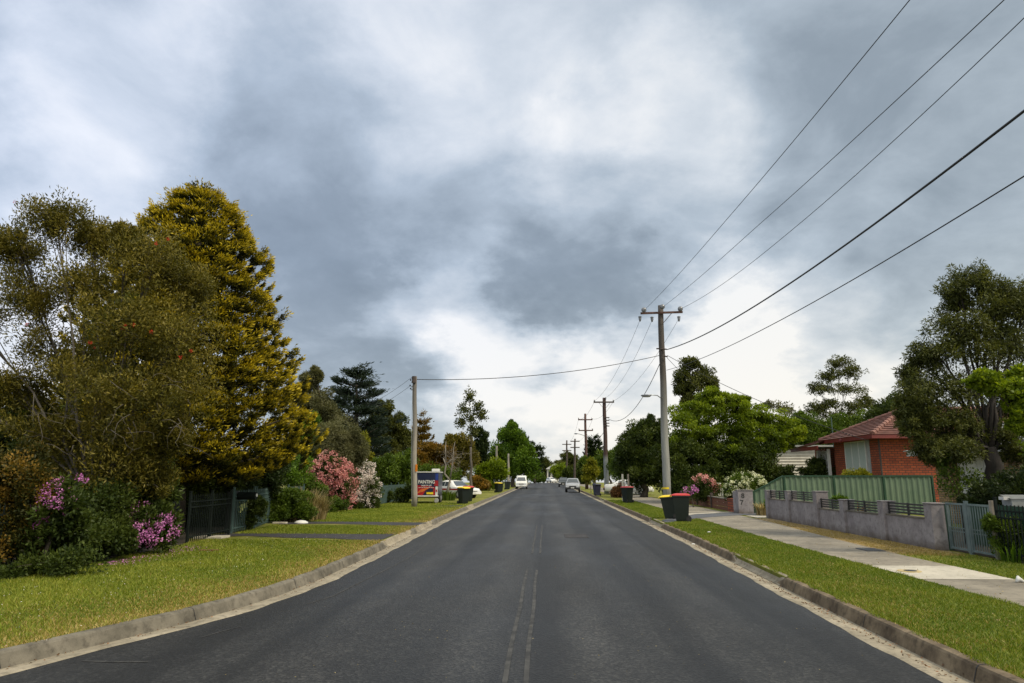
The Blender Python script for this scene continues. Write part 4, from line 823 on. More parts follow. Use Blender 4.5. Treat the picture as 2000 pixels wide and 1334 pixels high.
# corner pillar with house number
GX = at(1441, 980, 33.0).x
root = empty('gate_pillar', (GX + .3, 33.0, .15), 'free standing lilac grey corner pillar with dark number at the driveway', 'pillar')
MB().b2((GX, 32.9, .1), (GX + .68, 33.3, 1.20)).b2((GX - .03, 32.87, 1.20), (GX + .71, 33.33, 1.225)).b2((GX + .05, 33.3, .1), (GX + .2, 34.0, 1.15)).build('body', 'render', root, bev=.006)
def text(name, s, loc, size, m, parent, rot=(R(90), 0, 0), ext=.004, align='CENTER', sx=1.0, loc_local=False):
    cu = bpy.data.curves.new(name, 'FONT'); cu.body = s; cu.size = size; cu.extrude = ext; cu.align_x = align; cu.materials.append(MT[m]); cu.offset = size * .018
    o = bpy.data.objects.new(name, cu); col.objects.link(o); o.parent = parent
    bpy.context.view_layer.update(); dg = bpy.context.evaluated_depsgraph_get(); me = bpy.data.meshes.new_from_object(o.evaluated_get(dg)); bpy.data.objects.remove(o)
    if not me.materials: me.materials.append(MT[m])
    o = bpy.data.objects.new(name, me); col.objects.link(o); o.parent = parent
    o.location = Vector(loc) if loc_local else Vector(loc) - parent.location; o.rotation_euler = rot; o.scale = (sx, 1, 1); return o
text('house_number', '8', (GX + .22, 32.895, 0.86), .30, 'slat', root); text('house_number', '7', (GX + .15, 32.895, .56), .30, 'slat', root)

# green steel boundary fence (runs back from the street)
FY = 33.5
root = empty('steel_fence', (10.3, FY, .15), 'long pale green steel sheet fence with dark green posts and rails', 'fence')
fx = [at(p, 930, FY).x for p in (1470, 1531, 1628, 1725, 1820)]; ft = [1.16, 1.87, 1.87, 1.87, 1.87]
for i in range(4):
    xa, xb, za, zb_ = fx[i] + .04, fx[i + 1] - .04, ft[i], ft[i + 1]; m_ = MB(); n = int((xb - xa) / .05); pr = []
    for k in range(n + 1):
        x = xa + (xb - xa) * k / n; ph = k % 5; y = FY + (.0 if ph in (0, 1) else .035); z = za + (zb_ - za) * k / n - .04; pr.append((x, y, z))
    for (x1, y1, z1), (x2, y2, z2) in zip(pr[:-1], pr[1:]): m_.quad((x1, y1, .12), (x2, y2, .12), (x2, y2, z2), (x1, y1, z1))
    m_.build('sheet', 'cb_green', root, fixn=False, thick=.004)
    MB().add([(xa, FY - .025, za - .05), (xb, FY - .025, zb_ - .05), (xb, FY + .05, zb_ - .05), (xa, FY + .05, za - .05), (xa, FY - .025, za + .02), (xb, FY - .025, zb_ + .02), (xb, FY + .05, zb_ + .02), (xa, FY + .05, za + .02)],
             [(0, 1, 2, 3), (4, 7, 6, 5), (0, 4, 5, 1), (1, 5, 6, 2), (2, 6, 7, 3), (3, 7, 4, 0)]).build('rail', 'cb_dark', root)
for x, z in zip(fx, ft): MB().b2((x - .04, FY - .03, .1), (x + .04, FY + .055, z)).build('post', 'cb_dark', root)
# dark raked side fence / carport beside the right hand house
root = empty('raked_fence', (12.6, 18.6, .15), 'very dark raked side fence rising to the right behind the gates', 'fence')
a, b = at(1875, 972, 18.6), at(2075, 903, 18.6)
m_ = MB(); n = 40
for k in range(n):
    x1, x2 = a.x + (b.x - a.x) * k / n, a.x + (b.x - a.x) * (k + 1) / n; z1, z2 = a.z + (b.z - a.z) * k / n, a.z + (b.z - a.z) * (k + 1) / n; y1, y2 = 18.6 + .03 * (k % 2), 18.6 + .03 * ((k + 1) % 2)
    m_.quad((x1, y1, .12), (x2, y2, .12), (x2, y2, z2), (x1, y1, z1))
m_.build('sheet', 'fence_black', root, fixn=False, thick=.004)
MB().tube([a + Vector((0, .02, .02)), b + Vector((0, .02, .02))], .03, 6).build('rail', 'fence_black', root)
# gate screens at the right edge
root = empty('steel_fence', (9.7, 17.0, .15), 'short dark green steel sheet screen directly behind the blue grey gates', 'fence')
m_ = MB(); n = 40
for k in range(n):
    y1, y2 = 17.1 - 2.9 * k / n, 17.1 - 2.9 * (k + 1) / n; x1, x2 = 9.95 + .03 * (k % 3 > 0), 9.95 + .03 * ((k + 1) % 3 > 0); m_.quad((x1, y1, .3), (x2, y2, .3), (x2, y2, 1.22), (x1, y1, 1.22))
m_.build('sheet', 'cb_dark', root, fixn=False, thick=.004)
MB().b2((9.44, 17.12, .1), (9.56, 17.22, 1.24)).build('post', 'cb_dark', root)
def pgate(label, y0, y1, h0=.18, h1=1.24):
    x = 9.46; g = empty('garden_gate', (x, y0, .15), label, 'gate', 'blue grey metal gates at the right edge')
    m_ = MB(); m_.b2((x - .02, y0, h0), (x + .02, y0 - .04, h1)); m_.b2((x - .02, y1, h0), (x + .02, y1 + .04, h1)); m_.b2((x - .018, y0 - .04, h1 - .04), (x + .018, y1 + .04, h1)); m_.b2((x - .018, y0 - .04, h0 + .02), (x + .018, y1 + .04, h0 + .06))
    m_.build('frame', 'gate_blue', g)
    m_ = MB(); k = int((y0 - y1) / .085)
    for i in range(1, k): y = y0 + (y1 - y0) * i / k; m_.b2((x - .008, y - .008, h0 + .06), (x + .008, y + .008, h1 - .04))
    for z_ in (.60, .68): m_.b2((x + .010, y0 - .04, z_ - .012), (x + .022, y1 + .04, z_ + .012))
    m_.build('bars', 'gate_blue', g); return g
pgate('left of the two blue grey barred gates, next to the grey wall', 17.08, 16.35)
g = pgate('right of the two blue grey barred gates, wider with creeper beside it', 16.25, 15.45); MB().b2((9.39, 15.55, .86), (9.44, 15.66, .90)).build('latch', 'galv', g)
MB().b2((9.43, 16.26, .12), (9.49, 16.34, 1.30)).build('post', 'gate_blue', g)
o = MB().b2((9.41, 15.32, .1), (9.50, 15.41, 1.34)).build('gate_post', 'bark_grey', bev=.008); tag(o, 'weathered timber gate post wrapped in green creeper', 'post')
pickets('picket_fence', 'dark metal picket fence continuing past the gates off the right edge', [(9.46, 15.25), (9.6, 10.5)], 1.15, 2.1, 'fence_black', spear=False)
t = empty('letterbox', (10.2, 15.6, .15), 'grey steel letterbox on a post just above the gates', 'letterbox'); nb_ = len(col.objects)
MB().b2((10.35, 15.35, 1.17), (10.95, 15.7, 1.36)).add([(10.32, 15.32, 1.36), (10.98, 15.32, 1.36), (10.98, 15.73, 1.44), (10.32, 15.73, 1.44)], [(0, 1, 2, 3)]).build('body', 'galv', t)
MB().b2((10.6, 15.5, .12), (10.67, 15.57, 1.17)).build('post', 'galv', t)
MB().b2((10.22, 15.42, 1.33), (10.345, 15.6, 1.40)).build('newspaper', 'white', t); t.location = (10.55, 16.9, .13)
# low timber and brick wall further along
root = empty('timber_wall', (9.1, 40, .15), 'low reddish timber retaining wall with dark posts along the footpath', 'wall')
for i in range(4):
    a, b = 35.5 + i * 3.6, 35.5 + (i + 1) * 3.6; m_ = MB()
    for k in range(3): m_.b2((9.12 + .004 * k, a + .08, .12 + k * .2), (9.17 + .004 * k, b - .08, .305 + k * .2))
    m_.build('boards', 'timber', root); MB().b2((9.08, a + .09, .725), (9.24, b - .09, .765)).build('capping', 'bark_grey', root)
    MB().b2((9.06, a - .08, .1), (9.20, a + .07, .95)).build('post', 'pole_d', root)
tag(MB().b2((9.0, 34.1, .1), (9.3, 35.3, .72)).b2((8.97, 34.07, .72), (9.33, 35.33, .78)).build('brick_pier', 'brick', bev=.004), 'low red brick pier between the timber wall and grey pillar', 'pier')
# white palings further on
root = empty('paling_fence', (8.6, 80, .15), 'white picket fence behind the second power pole', 'fence'); m_ = MB()
for i in range(60):
    y = 62 + i * .42; m_.b2((8.75, y, .15), (8.79, y + .3, 1.65 + .06 * (i % 2)))
m_.build('palings', 'white', root); MB().b2((8.795, 62, .5), (8.85, 87.2, .6)).b2((8.795, 62, 1.3), (8.85, 87.2, 1.4)).build('rail', 'white', root)
for k in range(5): MB().b2((8.66, 62 + k * 6.2, .12), (8.745, 62.12 + k * 6.2, 1.95)).build('post', 'black', root)
root = empty('street_sign', (7.6, 52, .15), 'slim pale post standing behind the single red lidded bin', 'post')
for px_ in (1216, 1227): p = at(px_, 940, 49 + (px_ - 1216) * .2); MB().b2((p.x - .06, p.y - .06, .12), (p.x + .06, p.y + .06, 2.0)).build('post', 'bark_grey' if px_ > 1220 else 'cream', root)
root = empty('garden_chair', (9.9, 41.5, .15), 'small white slatted garden stand beside the pink flowering shrub', 'stand')
m_ = MB(); 
for k in range(4): m_.b2((10.0 + k * .11, 41.5, .5), (10.03 + k * .11, 41.53, 1.12))
m_.b2((9.98, 41.49, 1.1), (10.38, 41.54, 1.15)); m_.b2((9.98, 41.49, .5), (10.38, 41.54, .55)); m_.b2((9.98, 41.49, .14), (10.02, 41.53, .5)); m_.b2((10.34, 41.49, .14), (10.38, 41.53, .5)); m_.build('frame', 'white', root)
tag(MB().b2((9.95, 41.9, .7), (10.35, 42.15, 1.38)).b2((9.92, 41.86, 1.38), (10.38, 42.19, 1.45)).build('garden_box', 'cream', bev=.02), 'small cream box on the garden edge behind the red lidded bin', 'box')

# ------------------------------------------------------------------ houses
def tiled(root, e0, e1, r0_, r1_, n, m='tiles'):
    """one roof plane: eave e0-e1, ridge r0-r1, n overlapping courses"""
    e0, e1, r0_, r1_ = map(Vector, (e0, e1, r0_, r1_)); m_ = MB(); nrm = (e1 - e0).cross(r0_ - e0 if (r0_ - e0).length > .01 else r1_ - e0).normalized()
    if nrm.z < 0: nrm = -nrm
    for k in range(n):
        a, b = k / n, (k + 1.12) / n; b = min(b, 1)
        p0, p1, q1, q0 = e0.lerp(r0_, a), e1.lerp(r1_, a), e1.lerp(r1_, b), e0.lerp(r0_, b); o0 = (e0.lerp(r0_, max(a - .25 / n, -.02))) - p0; o1 = e1.lerp(r1_, max(a - .25 / n, -.02)) - p1
        m_.add([p0 + o0 + nrm * .085, p1 + o1 + nrm * .085, q1 + nrm * .012, q0 + nrm * .012, p0 + o0 + nrm * .06, p1 + o1 + nrm * .06, p0 + nrm * .0, p1 + nrm * .0], [(0, 1, 2, 3), (4, 5, 1, 0), (6, 7, 5, 4)])
    return m_.build('roof', m, root, fixn=False)
def caps(root, a, b, m='tiles'):
    a, b = Vector(a), Vector(b); n = max(2, int((b - a).length / .38)); m_ = MB()
    for k in range(n): m_.tube([a.lerp(b, k / n), a.lerp(b, (k + .98) / n)], [.15, .115], 8)
    m_.build('ridge_tiles', m, root)
def window(root, x0, x1, y0, y1, z0, z1, axis, fm='white', gm='glass', mull=1):
    """axis 'x': in a wall of constant y0 facing -y; axis 'y': wall of constant x0 facing -x"""
    m_ = MB(); w = .05
    if axis == 'x':
        y = y0; f = m_.b2
        f((x0, y - .05, z0), (x1, y - .002, z0 + w)); f((x0, y - .05, z1 - w), (x1, y - .002, z1)); f((x0, y - .05, z0 + w), (x0 + w, y - .002, z1 - w)); f((x1 - w, y - .05, z0 + w), (x1, y - .002, z1 - w))
        for k in range(1, mull + 1): xm = x0 + (x1 - x0) * k / (mull + 1); f((xm - .02, y - .04, z0 + w), (xm + .02, y - .004, z1 - w))
        g = MB().b2((x0 + w, y - .02, z0 + w), (x1 - w, y - .006, z1 - w))
    else:
        x = x0; f = m_.b2
        f((x - .05, y0, z0), (x - .002, y1, z0 + w)); f((x - .05, y0, z1 - w), (x - .002, y1, z1)); f((x - .05, y0, z0 + w), (x - .002, y0 + w, z1 - w)); f((x - .05, y1 - w, z0 + w), (x - .002, y1, z1 - w))
        for k in range(1, mull + 1): ym = y0 + (y1 - y0) * k / (mull + 1); f((x - .04, ym - .02, z0 + w), (x - .004, ym + .02, z1 - w))
        g = MB().b2((x - .02, y0 + w, z0 + w), (x - .006, y1 - w, z1 - w))
    o = m_.build('window', fm, root); g = g.build('pane', gm, root); g.parent = o; return o
# red brick house
Y0 = 38.0; X0 = at(1724, 930, Y0).x; Y1 = 43.3; EZ = 4.02; OV = .6; tp = math.tan(R(24.5))
root = empty('brick_house', (X0, Y0, .15), 'red brick house with terracotta tiled hip roof behind the green fence', 'house')
XR = 34.0
MB().b2((X0, Y0, .1), (XR, Y1 + .6, EZ - .12)).build('wall', 'brick', root)
MB().tube([(X0 - .05, Y0 - .06, .1), (X0 - .05, Y0 - .06, EZ - .13)], .05, 8).build('corner_pipe', 'pole_d', root)
hw = (Y1 - Y0 + 2 * OV + .6) / 2; az = EZ + hw * tp; ax = X0 - OV + hw; ay = Y0 - OV + hw
e = lambda x, y: (x, y, EZ)
xl, yl, yh = X0 - OV, Y0 - OV, Y0 - OV + 2 * hw
tiled(root, e(xl, yh), e(xl, yl), (ax, ay, az), (ax, ay, az), 14)
tiled(root, e(xl, yl), e(XR, yl), (ax, ay, az), (XR, ay, az), 14)
tiled(root, e(XR, yh), e(xl, yh), (XR, ay, az), (ax, ay, az), 14)
caps(root, (xl, yl, EZ + .05), (ax, ay, az + .06)); caps(root, (xl, yh, EZ + .05), (ax, ay, az + .06)); caps(root, (ax, ay, az + .06), (XR, ay, az + .06))
MB().b2((xl - .06, yl - .06, EZ - .2), (XR, yl + .0, EZ + .03)).b2((xl - .06, yl + .002, EZ - .2), (xl, yh, EZ + .03)).build('gutter', 'fascia', root)
MB().b2((xl + .002, yl + .002, EZ - .115), (XR, Y0 + .2, EZ - .095)).b2((xl + .002, Y0 + .2, EZ - .115), (X0 + .2, yh, EZ - .095)).build('eave_lining', 'cream', root)
window(root, X0, 0, 39.6, 42.3, 2.0, 3.82, 'y', gm='curtain', mull=2)
MB().b2((X0 - .02, 39.15, 1.9), (X0 - .003, 39.55, 3.85)).build('shutter', 'greyroof', root)
# lower porch roof and screen
PY0, PY1 = 43.95, 48.2; PX = X0 - .3; PE = 3.72
MB().b2((X0 + .3, PY0, .1), (X0 + 3.6, PY1 - .4, PE - .1)).build('porch_wall', 'brick', root)
tiled(root, (PX - .75, PY1 + .1, PE - .12), (PX - .75, PY0 - .3, PE + .08), (X0 + 2.2, PY0 + 1.5, PE + 1.2), (X0 + 2.2, PY0 - .2, PE + 1.35), 8)
MB().b2((PX - .82, PY0 - .3, PE - .26), (PX - .752, PY1 + .1, PE - .02)).build('gutter', 'fascia', root)
MB().b2((PX - .02, PY0 + .1, .1), (PX + .10, PY0 + .3, PE - .2)).b2((PX - .05, 45.6, .1), (PX + .12, 45.9, PE - .25)).build('porch_post', 'white', root)
m_ = MB()
for k in range(8):
    y = 44.35 + k * .16; m_.b2((PX + .01, y, 1.5), (PX + .03, y + .02, PE - .3))
for k in range(9): 
    zc_ = 1.7 + k * .23; m_.tube([(PX + .02, 44.3 + .62 + .5 * math.cos(t_) * (.5 + .5 * (k % 2)), zc_ + .1 * math.sin(t_)) for t_ in [j * .7 for j in range(10)]], .012, 4)
m_.build('porch_screen', 'white', root)
MB().b2((PX + .06, 44.3, 1.2), (PX + .08, 45.6, PE - .3)).build('security_door', 'glass', root)
# television aerial-like pale pole left of roof
tag(MB().tube([(at(1631, 900, 50).x, 50, .1), (at(1631, 900, 50).x, 50, at(1631, 815, 50).z)], .035, 6).build('mast_pole', 'fence_teal'), 'thin pale green pole rising behind the brick house roof', 'pole')
# satellite style lamp on gutter
MB().lathe((xl - .12, 41.2, EZ - .14), [(.02, -.05), (.13, 0), (.14, .05)], 12, 'X').build('gutter_lamp', 'fascia', root)
# white weatherboard house
Yw = 52.0; xa = at(1513, 930, Yw).x; xb = xa + 8; zt = 3.95
root = empty('weatherboard_house', (xa, Yw, .15), 'cream weatherboard house with low dark edged roof behind the spreading tree', 'house')
def boards(x0, x1, y, axis, h0, h1, name='wall', m='cream', st=.21):
    m_ = MB(); k = int((h1 - h0) / st)
    for i in range(k):
        z0_, z1_ = h0 + i * st, h0 + (i + 1) * st
        if axis == 'x': m_.quad((x0, y - .07, z0_), (x1, y - .07, z0_), (x1, y - .004, z1_ - .002), (x0, y - .004, z1_ - .002)); m_.quad((x0, y, z0_), (x1, y, z0_), (x1, y - .07, z0_), (x0, y - .07, z0_))
        else: m_.quad((y - .035, x0, z0_), (y - .035, x1, z0_), (y - .004, x1, z1_ - .002), (y - .004, x0, z1_ - .002)); m_.quad((y, x0, z0_), (y, x1, z0_), (y - .035, x1, z0_), (y - .035, x0, z0_))
    return m_
boards(xa, xb, Yw, 'x', .4, zt).build('wall', 'cream', root, fixn=False)
boards(Yw + .05, Yw + 7, xa, 'y', .4, zt - .25).build('wall', 'cream', root, fixn=False)
MB().b2((xa - .05, Yw - .05, .1), (xa + .06, Yw + .06, zt)).build('corner_board', 'white', root)
MB().b2((xa + .02, Yw + .02, .1), (xb, Yw + 7, zt - .35)).build('wall_core', 'cream', root)
MB().add([(xa - .3, Yw - .35, zt + .02), (xb, Yw - .35, zt + .02), (xb, Yw + 7.3, zt - .3), (xa - .3, Yw + 7.3, zt - .3), (xa - .3, Yw - .35, zt + .14), (xb, Yw - .35, zt + .14), (xb, Yw + 7.3, zt - .18), (xa - .3, Yw + 7.3, zt - .18)],
         [(0, 1, 2, 3), (4, 7, 6, 5), (0, 4, 5, 1), (1, 5, 6, 2), (2, 6, 7, 3), (3, 7, 4, 0)]).build('roof', 'greyroof', root)
xw = at(1596, 900, Yw).x; window(root, xw, xw + .9, Yw - .036, 0, 2.0, 3.05, 'x')
window(root, xa - .036, 0, Yw + 1.2, Yw + 2.4, 1.6, 3.0, 'y')
# near right house
root = empty('brick_house', (15, 20, .15), 'cream brick house with white garage door and grey roof under the big dark tree', 'house')
HX = 15.0; yA, yB, yC = 11.0, 23.1, 27.5; EZ2 = 2.72
MB().b2((HX, yA, .1), (HX + 8, 23.5, EZ2 - .06)).b2((HX, 26.6, .1), (HX + .9, yC, EZ2 - .06)).b2((HX + .5, 23.5, .1), (HX + 8, 26.6, EZ2 - .06)).build('wall', 'brick_pale', root)
m_ = MB()
for k in range(16): m_.b2((HX + .30 + .012 * (k % 2), 23.5 + k * .1937, .15), (HX + .40, 23.5 + k * .1937 + .188, 2.45))
m_.build('garage_door', 'white', root)
MB().b2((HX + .1, 23.5, 2.45), (HX + .42, 26.6, EZ2 - .06)).build('lintel', 'white', root)
MB().b2((HX - .72, yA, EZ2 - .10), (HX - .62, yC + .6, EZ2 + .08)).build('gutter', 'white', root)
MB().b2((HX - .62, yA, EZ2 - .055), (HX + .3, yC + .6, EZ2 - .035)).build('eave_lining', 'cream', root)
tiled(root, (HX - .7, yC + .6, EZ2 + .06), (HX - .7, yA, EZ2 + .06), (HX + 4, yC - 3.6, EZ2 + 1.9), (HX + 4, yA, EZ2 + 1.9), 16, 'greyroof')
tiled(root, (HX + 8.7, yC + .6, EZ2 + .06), (HX - .7, yC + .6, EZ2 + .06), (HX + 4, yC - 3.6, EZ2 + 1.9), (HX + 4, yC - 3.6, EZ2 + 1.9), 12, 'greyroof')
window(root, HX, 0, 18.2, 20.4, 1.1, 2.2, 'y', gm='glass')
# distant white house at the end of the road
Yd = 236; zb_ = zc(Yd); xd = at(1080, 930, Yd).x
root = empty('distant_house', (xd, Yd, zb_ + .14), 'small white house with arched front at the far end of the road', 'house')
MB().b2((xd - 2.0, Yd, zb_), (xd + 3.5, Yd + 7, 4.2)).build('wall', 'cream', root)
MB().add([(xd - 2.5, Yd - .5, 4.2), (xd + 4, Yd - .5, 4.2), (xd + 4, Yd + 7.5, 4.2), (xd - 2.5, Yd + 7.5, 4.2), (xd + .7, Yd + 1, 6.2), (xd + .7, Yd + 6, 6.2)], [(0, 1, 4), (1, 2, 5, 4), (2, 3, 5), (3, 0, 4, 5), (0, 3, 2, 1)]).build('roof', 'greyroof', root)
for k in range(4): window(root, xd - 1.6 + k * 1.3, xd - .8 + k * 1.3, Yd, 0, 1.2, 3.4, 'x', mull=0)
for k in range(4): MB().tube([(xd + .6 + k * 1.1, Yd - 1.6, zb_), (xd + .6 + k * 1.1, Yd - 1.6, 3.9)], .12, 6).build('veranda_post', 'white', root)
# low house hidden at far left
Yl = 70; xq = at(742, 930, Yl).x

# ------------------------------------------------------------------ poles and wires
def insul(m_, c, r=.09, h=.2, n=10, up=True):
    s = 1 if up else -1
    m_.lathe(c, [(.02, 0), (r * .55, .01 * s), (r, .05 * s), (r * .55, .08 * s), (r * .9, .11 * s), (r * .5, .14 * s), (r * .8, .17 * s), (r * .3, h * s)], n)
def pole(label, bpx, bpy, tpy, Y, r, m, cat='power pole', tilt=0, yoff=0):
    p = at(bpx[0], bpy, Y); t = at(bpx[1], tpy, Y); z0 = .12 + zc(Y)
    root = empty('power_pole', (p.x, Y, z0), label, cat, 'timber power poles')
    k = 10; b = Vector((p.x, Y, z0)); tt = Vector((t.x, Y, t.z))
    MB().tube([b.lerp(tt, i / k) + Vector((.02 * math.sin(i * 1.3), 0, 0)) for i in range(k + 1)], [r * (1 - .32 * i / k) for i in range(k + 1)], 14).build('pole', m, root, smooth=True, fixn=False)
    return root, b, tt
YP = 44.35
root, pb, pt = pole('tallest grey power pole on the right with crossarm and street lamp', (1303, 1290), 984, 597, YP, .255, 'pole')
L_, R_ = at(1251, 614, YP - .2), at(1333, 608, YP - .2); ax_ = Vector((pt.x, YP - .22, (L_.z + R_.z) / 2))
MB().box(((L_.x + R_.x) / 2, YP - .24, ax_.z), (R_.x - L_.x, .11, .13), 0, 0, -.02).build('crossarm', 'arm', root, bev=.006)
MB().box((pt.x + .42, YP - .24, ax_.z - .32), (.9, .02, .04), 0, 0, -.85).build('brace', 'pole_d', root)
for px_, py_ in ((1257, 606), (1293, 600), (1328, 604)):
    q = at(px_, py_, YP - .4); m_ = MB(); m_.lathe((q.x, YP - .48, q.z), [(.03, -.12), (.15, -.10), (.17, -.06), (.07, -.02), (.15, .02), (.15, .06), (.04, .12)], 14, 'Y'); m_.build('insulator', 'porcelain', root, smooth=True)
for px_, py_ in ((1250, 617), (1273.5, 618), (1326, 617)):
    q = at(px_, py_, YP - .3); m_ = MB(); insul(m_, (q.x, YP - .24, q.z), .13, .36, 12, False); m_.build('insulator', 'porcelain', root, smooth=True)
for q_ in ([at(1290, 682, YP - .2), at(1302, 682, YP - .3)], [at(1282, 681, YP), at(1291, 681, YP)], [at(1297, 695, YP - .3), at(1304, 697, YP - .3)]): MB().tube(q_, .045, 6).build('bracket', 'pole_d', root)
h0_, h1_ = at(1293, 779, YP), at(1270, 773, YP - 1.2)
MB().tube([h0_, h0_.lerp(h1_, .4) + Vector((0, 0, .14)), h1_ + Vector((0, 0, .06))], .03, 8).build('lamp_arm', 'galv', root, smooth=True)
lm = MB(); lm.lathe((0, 0, 0), [(.03, -.12), (.12, -.08), (.17, 0), (.15, .10), (.05, .14)], 12); hd = lm.build('lamp_head', 'porcelain', root, local=True, smooth=True); c_ = at(1262, 773, YP - 1.4); hd.location = c_ - root.location; hd.scale = (2.0, 1.0, .62)
hd2 = MB().lathe((0, 0, 0), [(.10, -.14), (.14, -.08)], 12).build('lens', 'headlight', hd, local=True)
MB().lathe((pb.x, YP, 1.05), [(.258, 0), (.256, .12)], 20).build('marker_band', 'yellow', root)
Y2 = 69.96
root2, pb2, pt2 = pole('second power pole with pale lower half and dark red upper half', (1185, 1180), 964, 777, Y2, .25, 'pole_b')
a_, b_ = at(1159, 786, Y2), at(1199, 785.5, Y2)
MB().box(((a_.x + b_.x) / 2, Y2 - .22, a_.z), (b_.x - a_.x, .12, .14)).build('crossarm', 'pole_d', root2)
for px_ in (1161, 1183, 1198): q = at(px_, 785, Y2 - .2); m_ = MB(); insul(m_, (q.x, Y2 - .22, q.z + (.25 if px_ == 1183 else .0)), .09, .25, 8); m_.build('insulator', 'porcelain', root2)
for s in (-1, 1): MB().tube([(pt2.x, Y2 - .2, a_.z - .75), (pt2.x + s * .55, Y2 - .22, a_.z - .08)], .02, 4).build('brace', 'pole_d', root2)
for k in range(4): q = at(1186, 816 + k * 5.5, Y2); MB().b2((q.x - .42, Y2 - .24, q.z - .04), (q.x + .2, Y2 - .18, q.z + .05)).build('bracket', 'pole_d', root2)
Y3 = 94.9
root3, pb3, pt3 = pole('third power pole with two red brown crossarms and a lamp', (1146, 1143), 955, 808, Y3, .22, 'arm')
for yy, w0, w1 in ((820, 1129, 1157), (841, 1130, 1158)):
    a_, b_ = at(w0, yy, Y3), at(w1, yy, Y3); MB().box(((a_.x + b_.x) / 2, Y3 - .2, a_.z), (b_.x - a_.x, .13, .15)).build('crossarm', 'arm', root3)
    for px_ in (w0 + 1, w1 - 1):
        q = at(px_, yy, Y3); m_ = MB(); insul(m_, (q.x, Y3 - .2, q.z + .05), .1, .28, 8); m_.build('insulator', 'porcelain', root3)
MB().tube([at(1144, 852, Y3), at(1133, 848, Y3 - 1), at(1127, 847, Y3 - 1.6)], .04, 5).build('lamp_arm', 'galv', root3)
MB().lathe(tuple(at(1125, 847, Y3 - 1.7)), [(.05, -.1), (.3, 0), (.05, .08)], 8).build('lamp_head', 'porcelain', root3)
for lab, bx_, tx_, by_, ty_, Yq, arms in (('fourth power pole with two short crossarms beyond the parked cars', 1122, 1123, 948, 857, 128, (862, 874)), ('fifth and most distant power pole with two thin crossarms', 1107, 1107, 945, 860, 150, (868, 880))):
    rt, a0, b0 = pole(lab, (bx_, tx_), by_, ty_, Yq, .22, 'pole_d')
    for yy in arms: a_, b_ = at(tx_ - 9, yy, Yq), at(tx_ + 9, yy, Yq); MB().box(((a_.x + b_.x) / 2, Yq - .2, a_.z), (b_.x - a_.x, .16, .18)).build('crossarm', 'pole_d', rt)
YL = 39.26
rootL, pbL, ptL = pole('plain grey timber pole standing on the left verge before the trailer', (809, 810.5), 990, 735, YL, .165, 'pole_c')
MB().tube([at(808.5, 748, YL - .16), at(808.5, 735, YL - .16)], .12, 8).build('cap_sleeve', 'pole_d', rootL)
for x_, y_ in ((805, 738), (802, 742), (805, 746.5), (801, 753), (805, 755), (802, 759), (805, 761)):
    MB().tube([at(x_ - 1, y_, YL), at(x_ + 1.2, y_, YL)], .05, 6).build('insulator', 'black', rootL)
MB().b2((at(812, 920, YL).x, YL - .16, at(812, 921, YL).z), (at(816, 920, YL).x, YL - .13, at(812, 907, YL).z)).build('sign_plate', 'orange', rootL)
MB().tube([at(806, 745, YL - .15), at(803, 900, YL - .18), at(804.5, 985, YL - .19)], .012, 4).build('earth_wire', 'galv', rootL)
for lab, bx_, by_, ty_, Yq in (('short grey pole rising out of the yellow green tree on the left', 970, 958, 871, 92), ('grey pole beside the distant black bin on the left', 993, 952, 886, 104)):
    pole(lab, (bx_, bx_), by_, ty_, Yq, .19, 'pole_c')

def wire(name, pts, r, label, group='overhead power wires', m='cable'):
    o = MB().tube(pts, r, 6).build(name, m, smooth=True, fixn=False); tag(o, label, 'wire', group); return o
def fitwire(a, Xe, cf, r, label):
    A = at(a[0], a[1], YP - .45); pts = []
    for i in range(41):
        Y = A.y + (-8 - A.y) * i / 40; s = (Y - A.y) / (-6 - A.y); x = A.x + (Xe - A.x) * s
        z = cf[0] * Y * Y + cf[1] * Y + cf[2]; z0 = cf[0] * A.y ** 2 + cf[1] * A.y + cf[2]; z += (A.z - z0) * max(0, (Y - 25) / (A.y - 25))
        pts.append((x, Y, z))
    wire('overhead_wire', pts, r, label)
fitwire((1258, 606), 7.45, (1.146e-3, -7.5e-3, 10.818), .011, 'thin wire from the left end of the crossarm to the top edge')
fitwire((1294, 600), 8.47, (9.75e-4, 3.164e-2, 9.688), .011, 'thin wire from the pole head to the upper right corner')
fitwire((1328, 604), 9.64, (2.677e-3, -8.169e-2, 11.176), .011, 'thin wire from the right end of the crossarm to the right edge')
fitwire((1302, 683), 8.51, (2.24e-3, -6.58e-2, 8.484), .027, 'thick black bundled cable sweeping to the right edge')
fitwire((1302, 723), 8.62, (1.732e-3, -4.534e-2, 7.253), .014, 'lowest twisted cable crossing to the right edge')
def span(a, Ya, b, Yb, sag, r, label, n=20):
    A, B = at(a[0], a[1], Ya), at(b[0], b[1], Yb); pts = []
    for i in range(n + 1):
        t = i / n; p = A.lerp(B, t); pts.append(p - Vector((0, 0, 4 * sag * t * (1 - t))))
    wire('overhead_wire', pts, r, label)
span((1298, 692), YP, (812, 741), YL, .50, .020, 'single cable crossing the road to the timber pole on the left')
span((1250, 625), YP, (1161, 783), Y2, .8, .010, 'wire from the crossarm left end to the second pole')
span((1274, 624), YP, (1183, 777), Y2, .8, .010, 'wire from the middle insulator to the second pole')
span((1326, 622), YP, (1198, 783), Y2, .8, .010, 'wire passing behind the big pole to the second pole')
span((1291, 705), YP, (1188, 818), Y2, 1.5, .022, 'thick sagging cable between the first and second poles')
span((1186, 830), Y2, (1146, 848), Y3, 1.2, .022, 'sagging cable between the second and third poles')
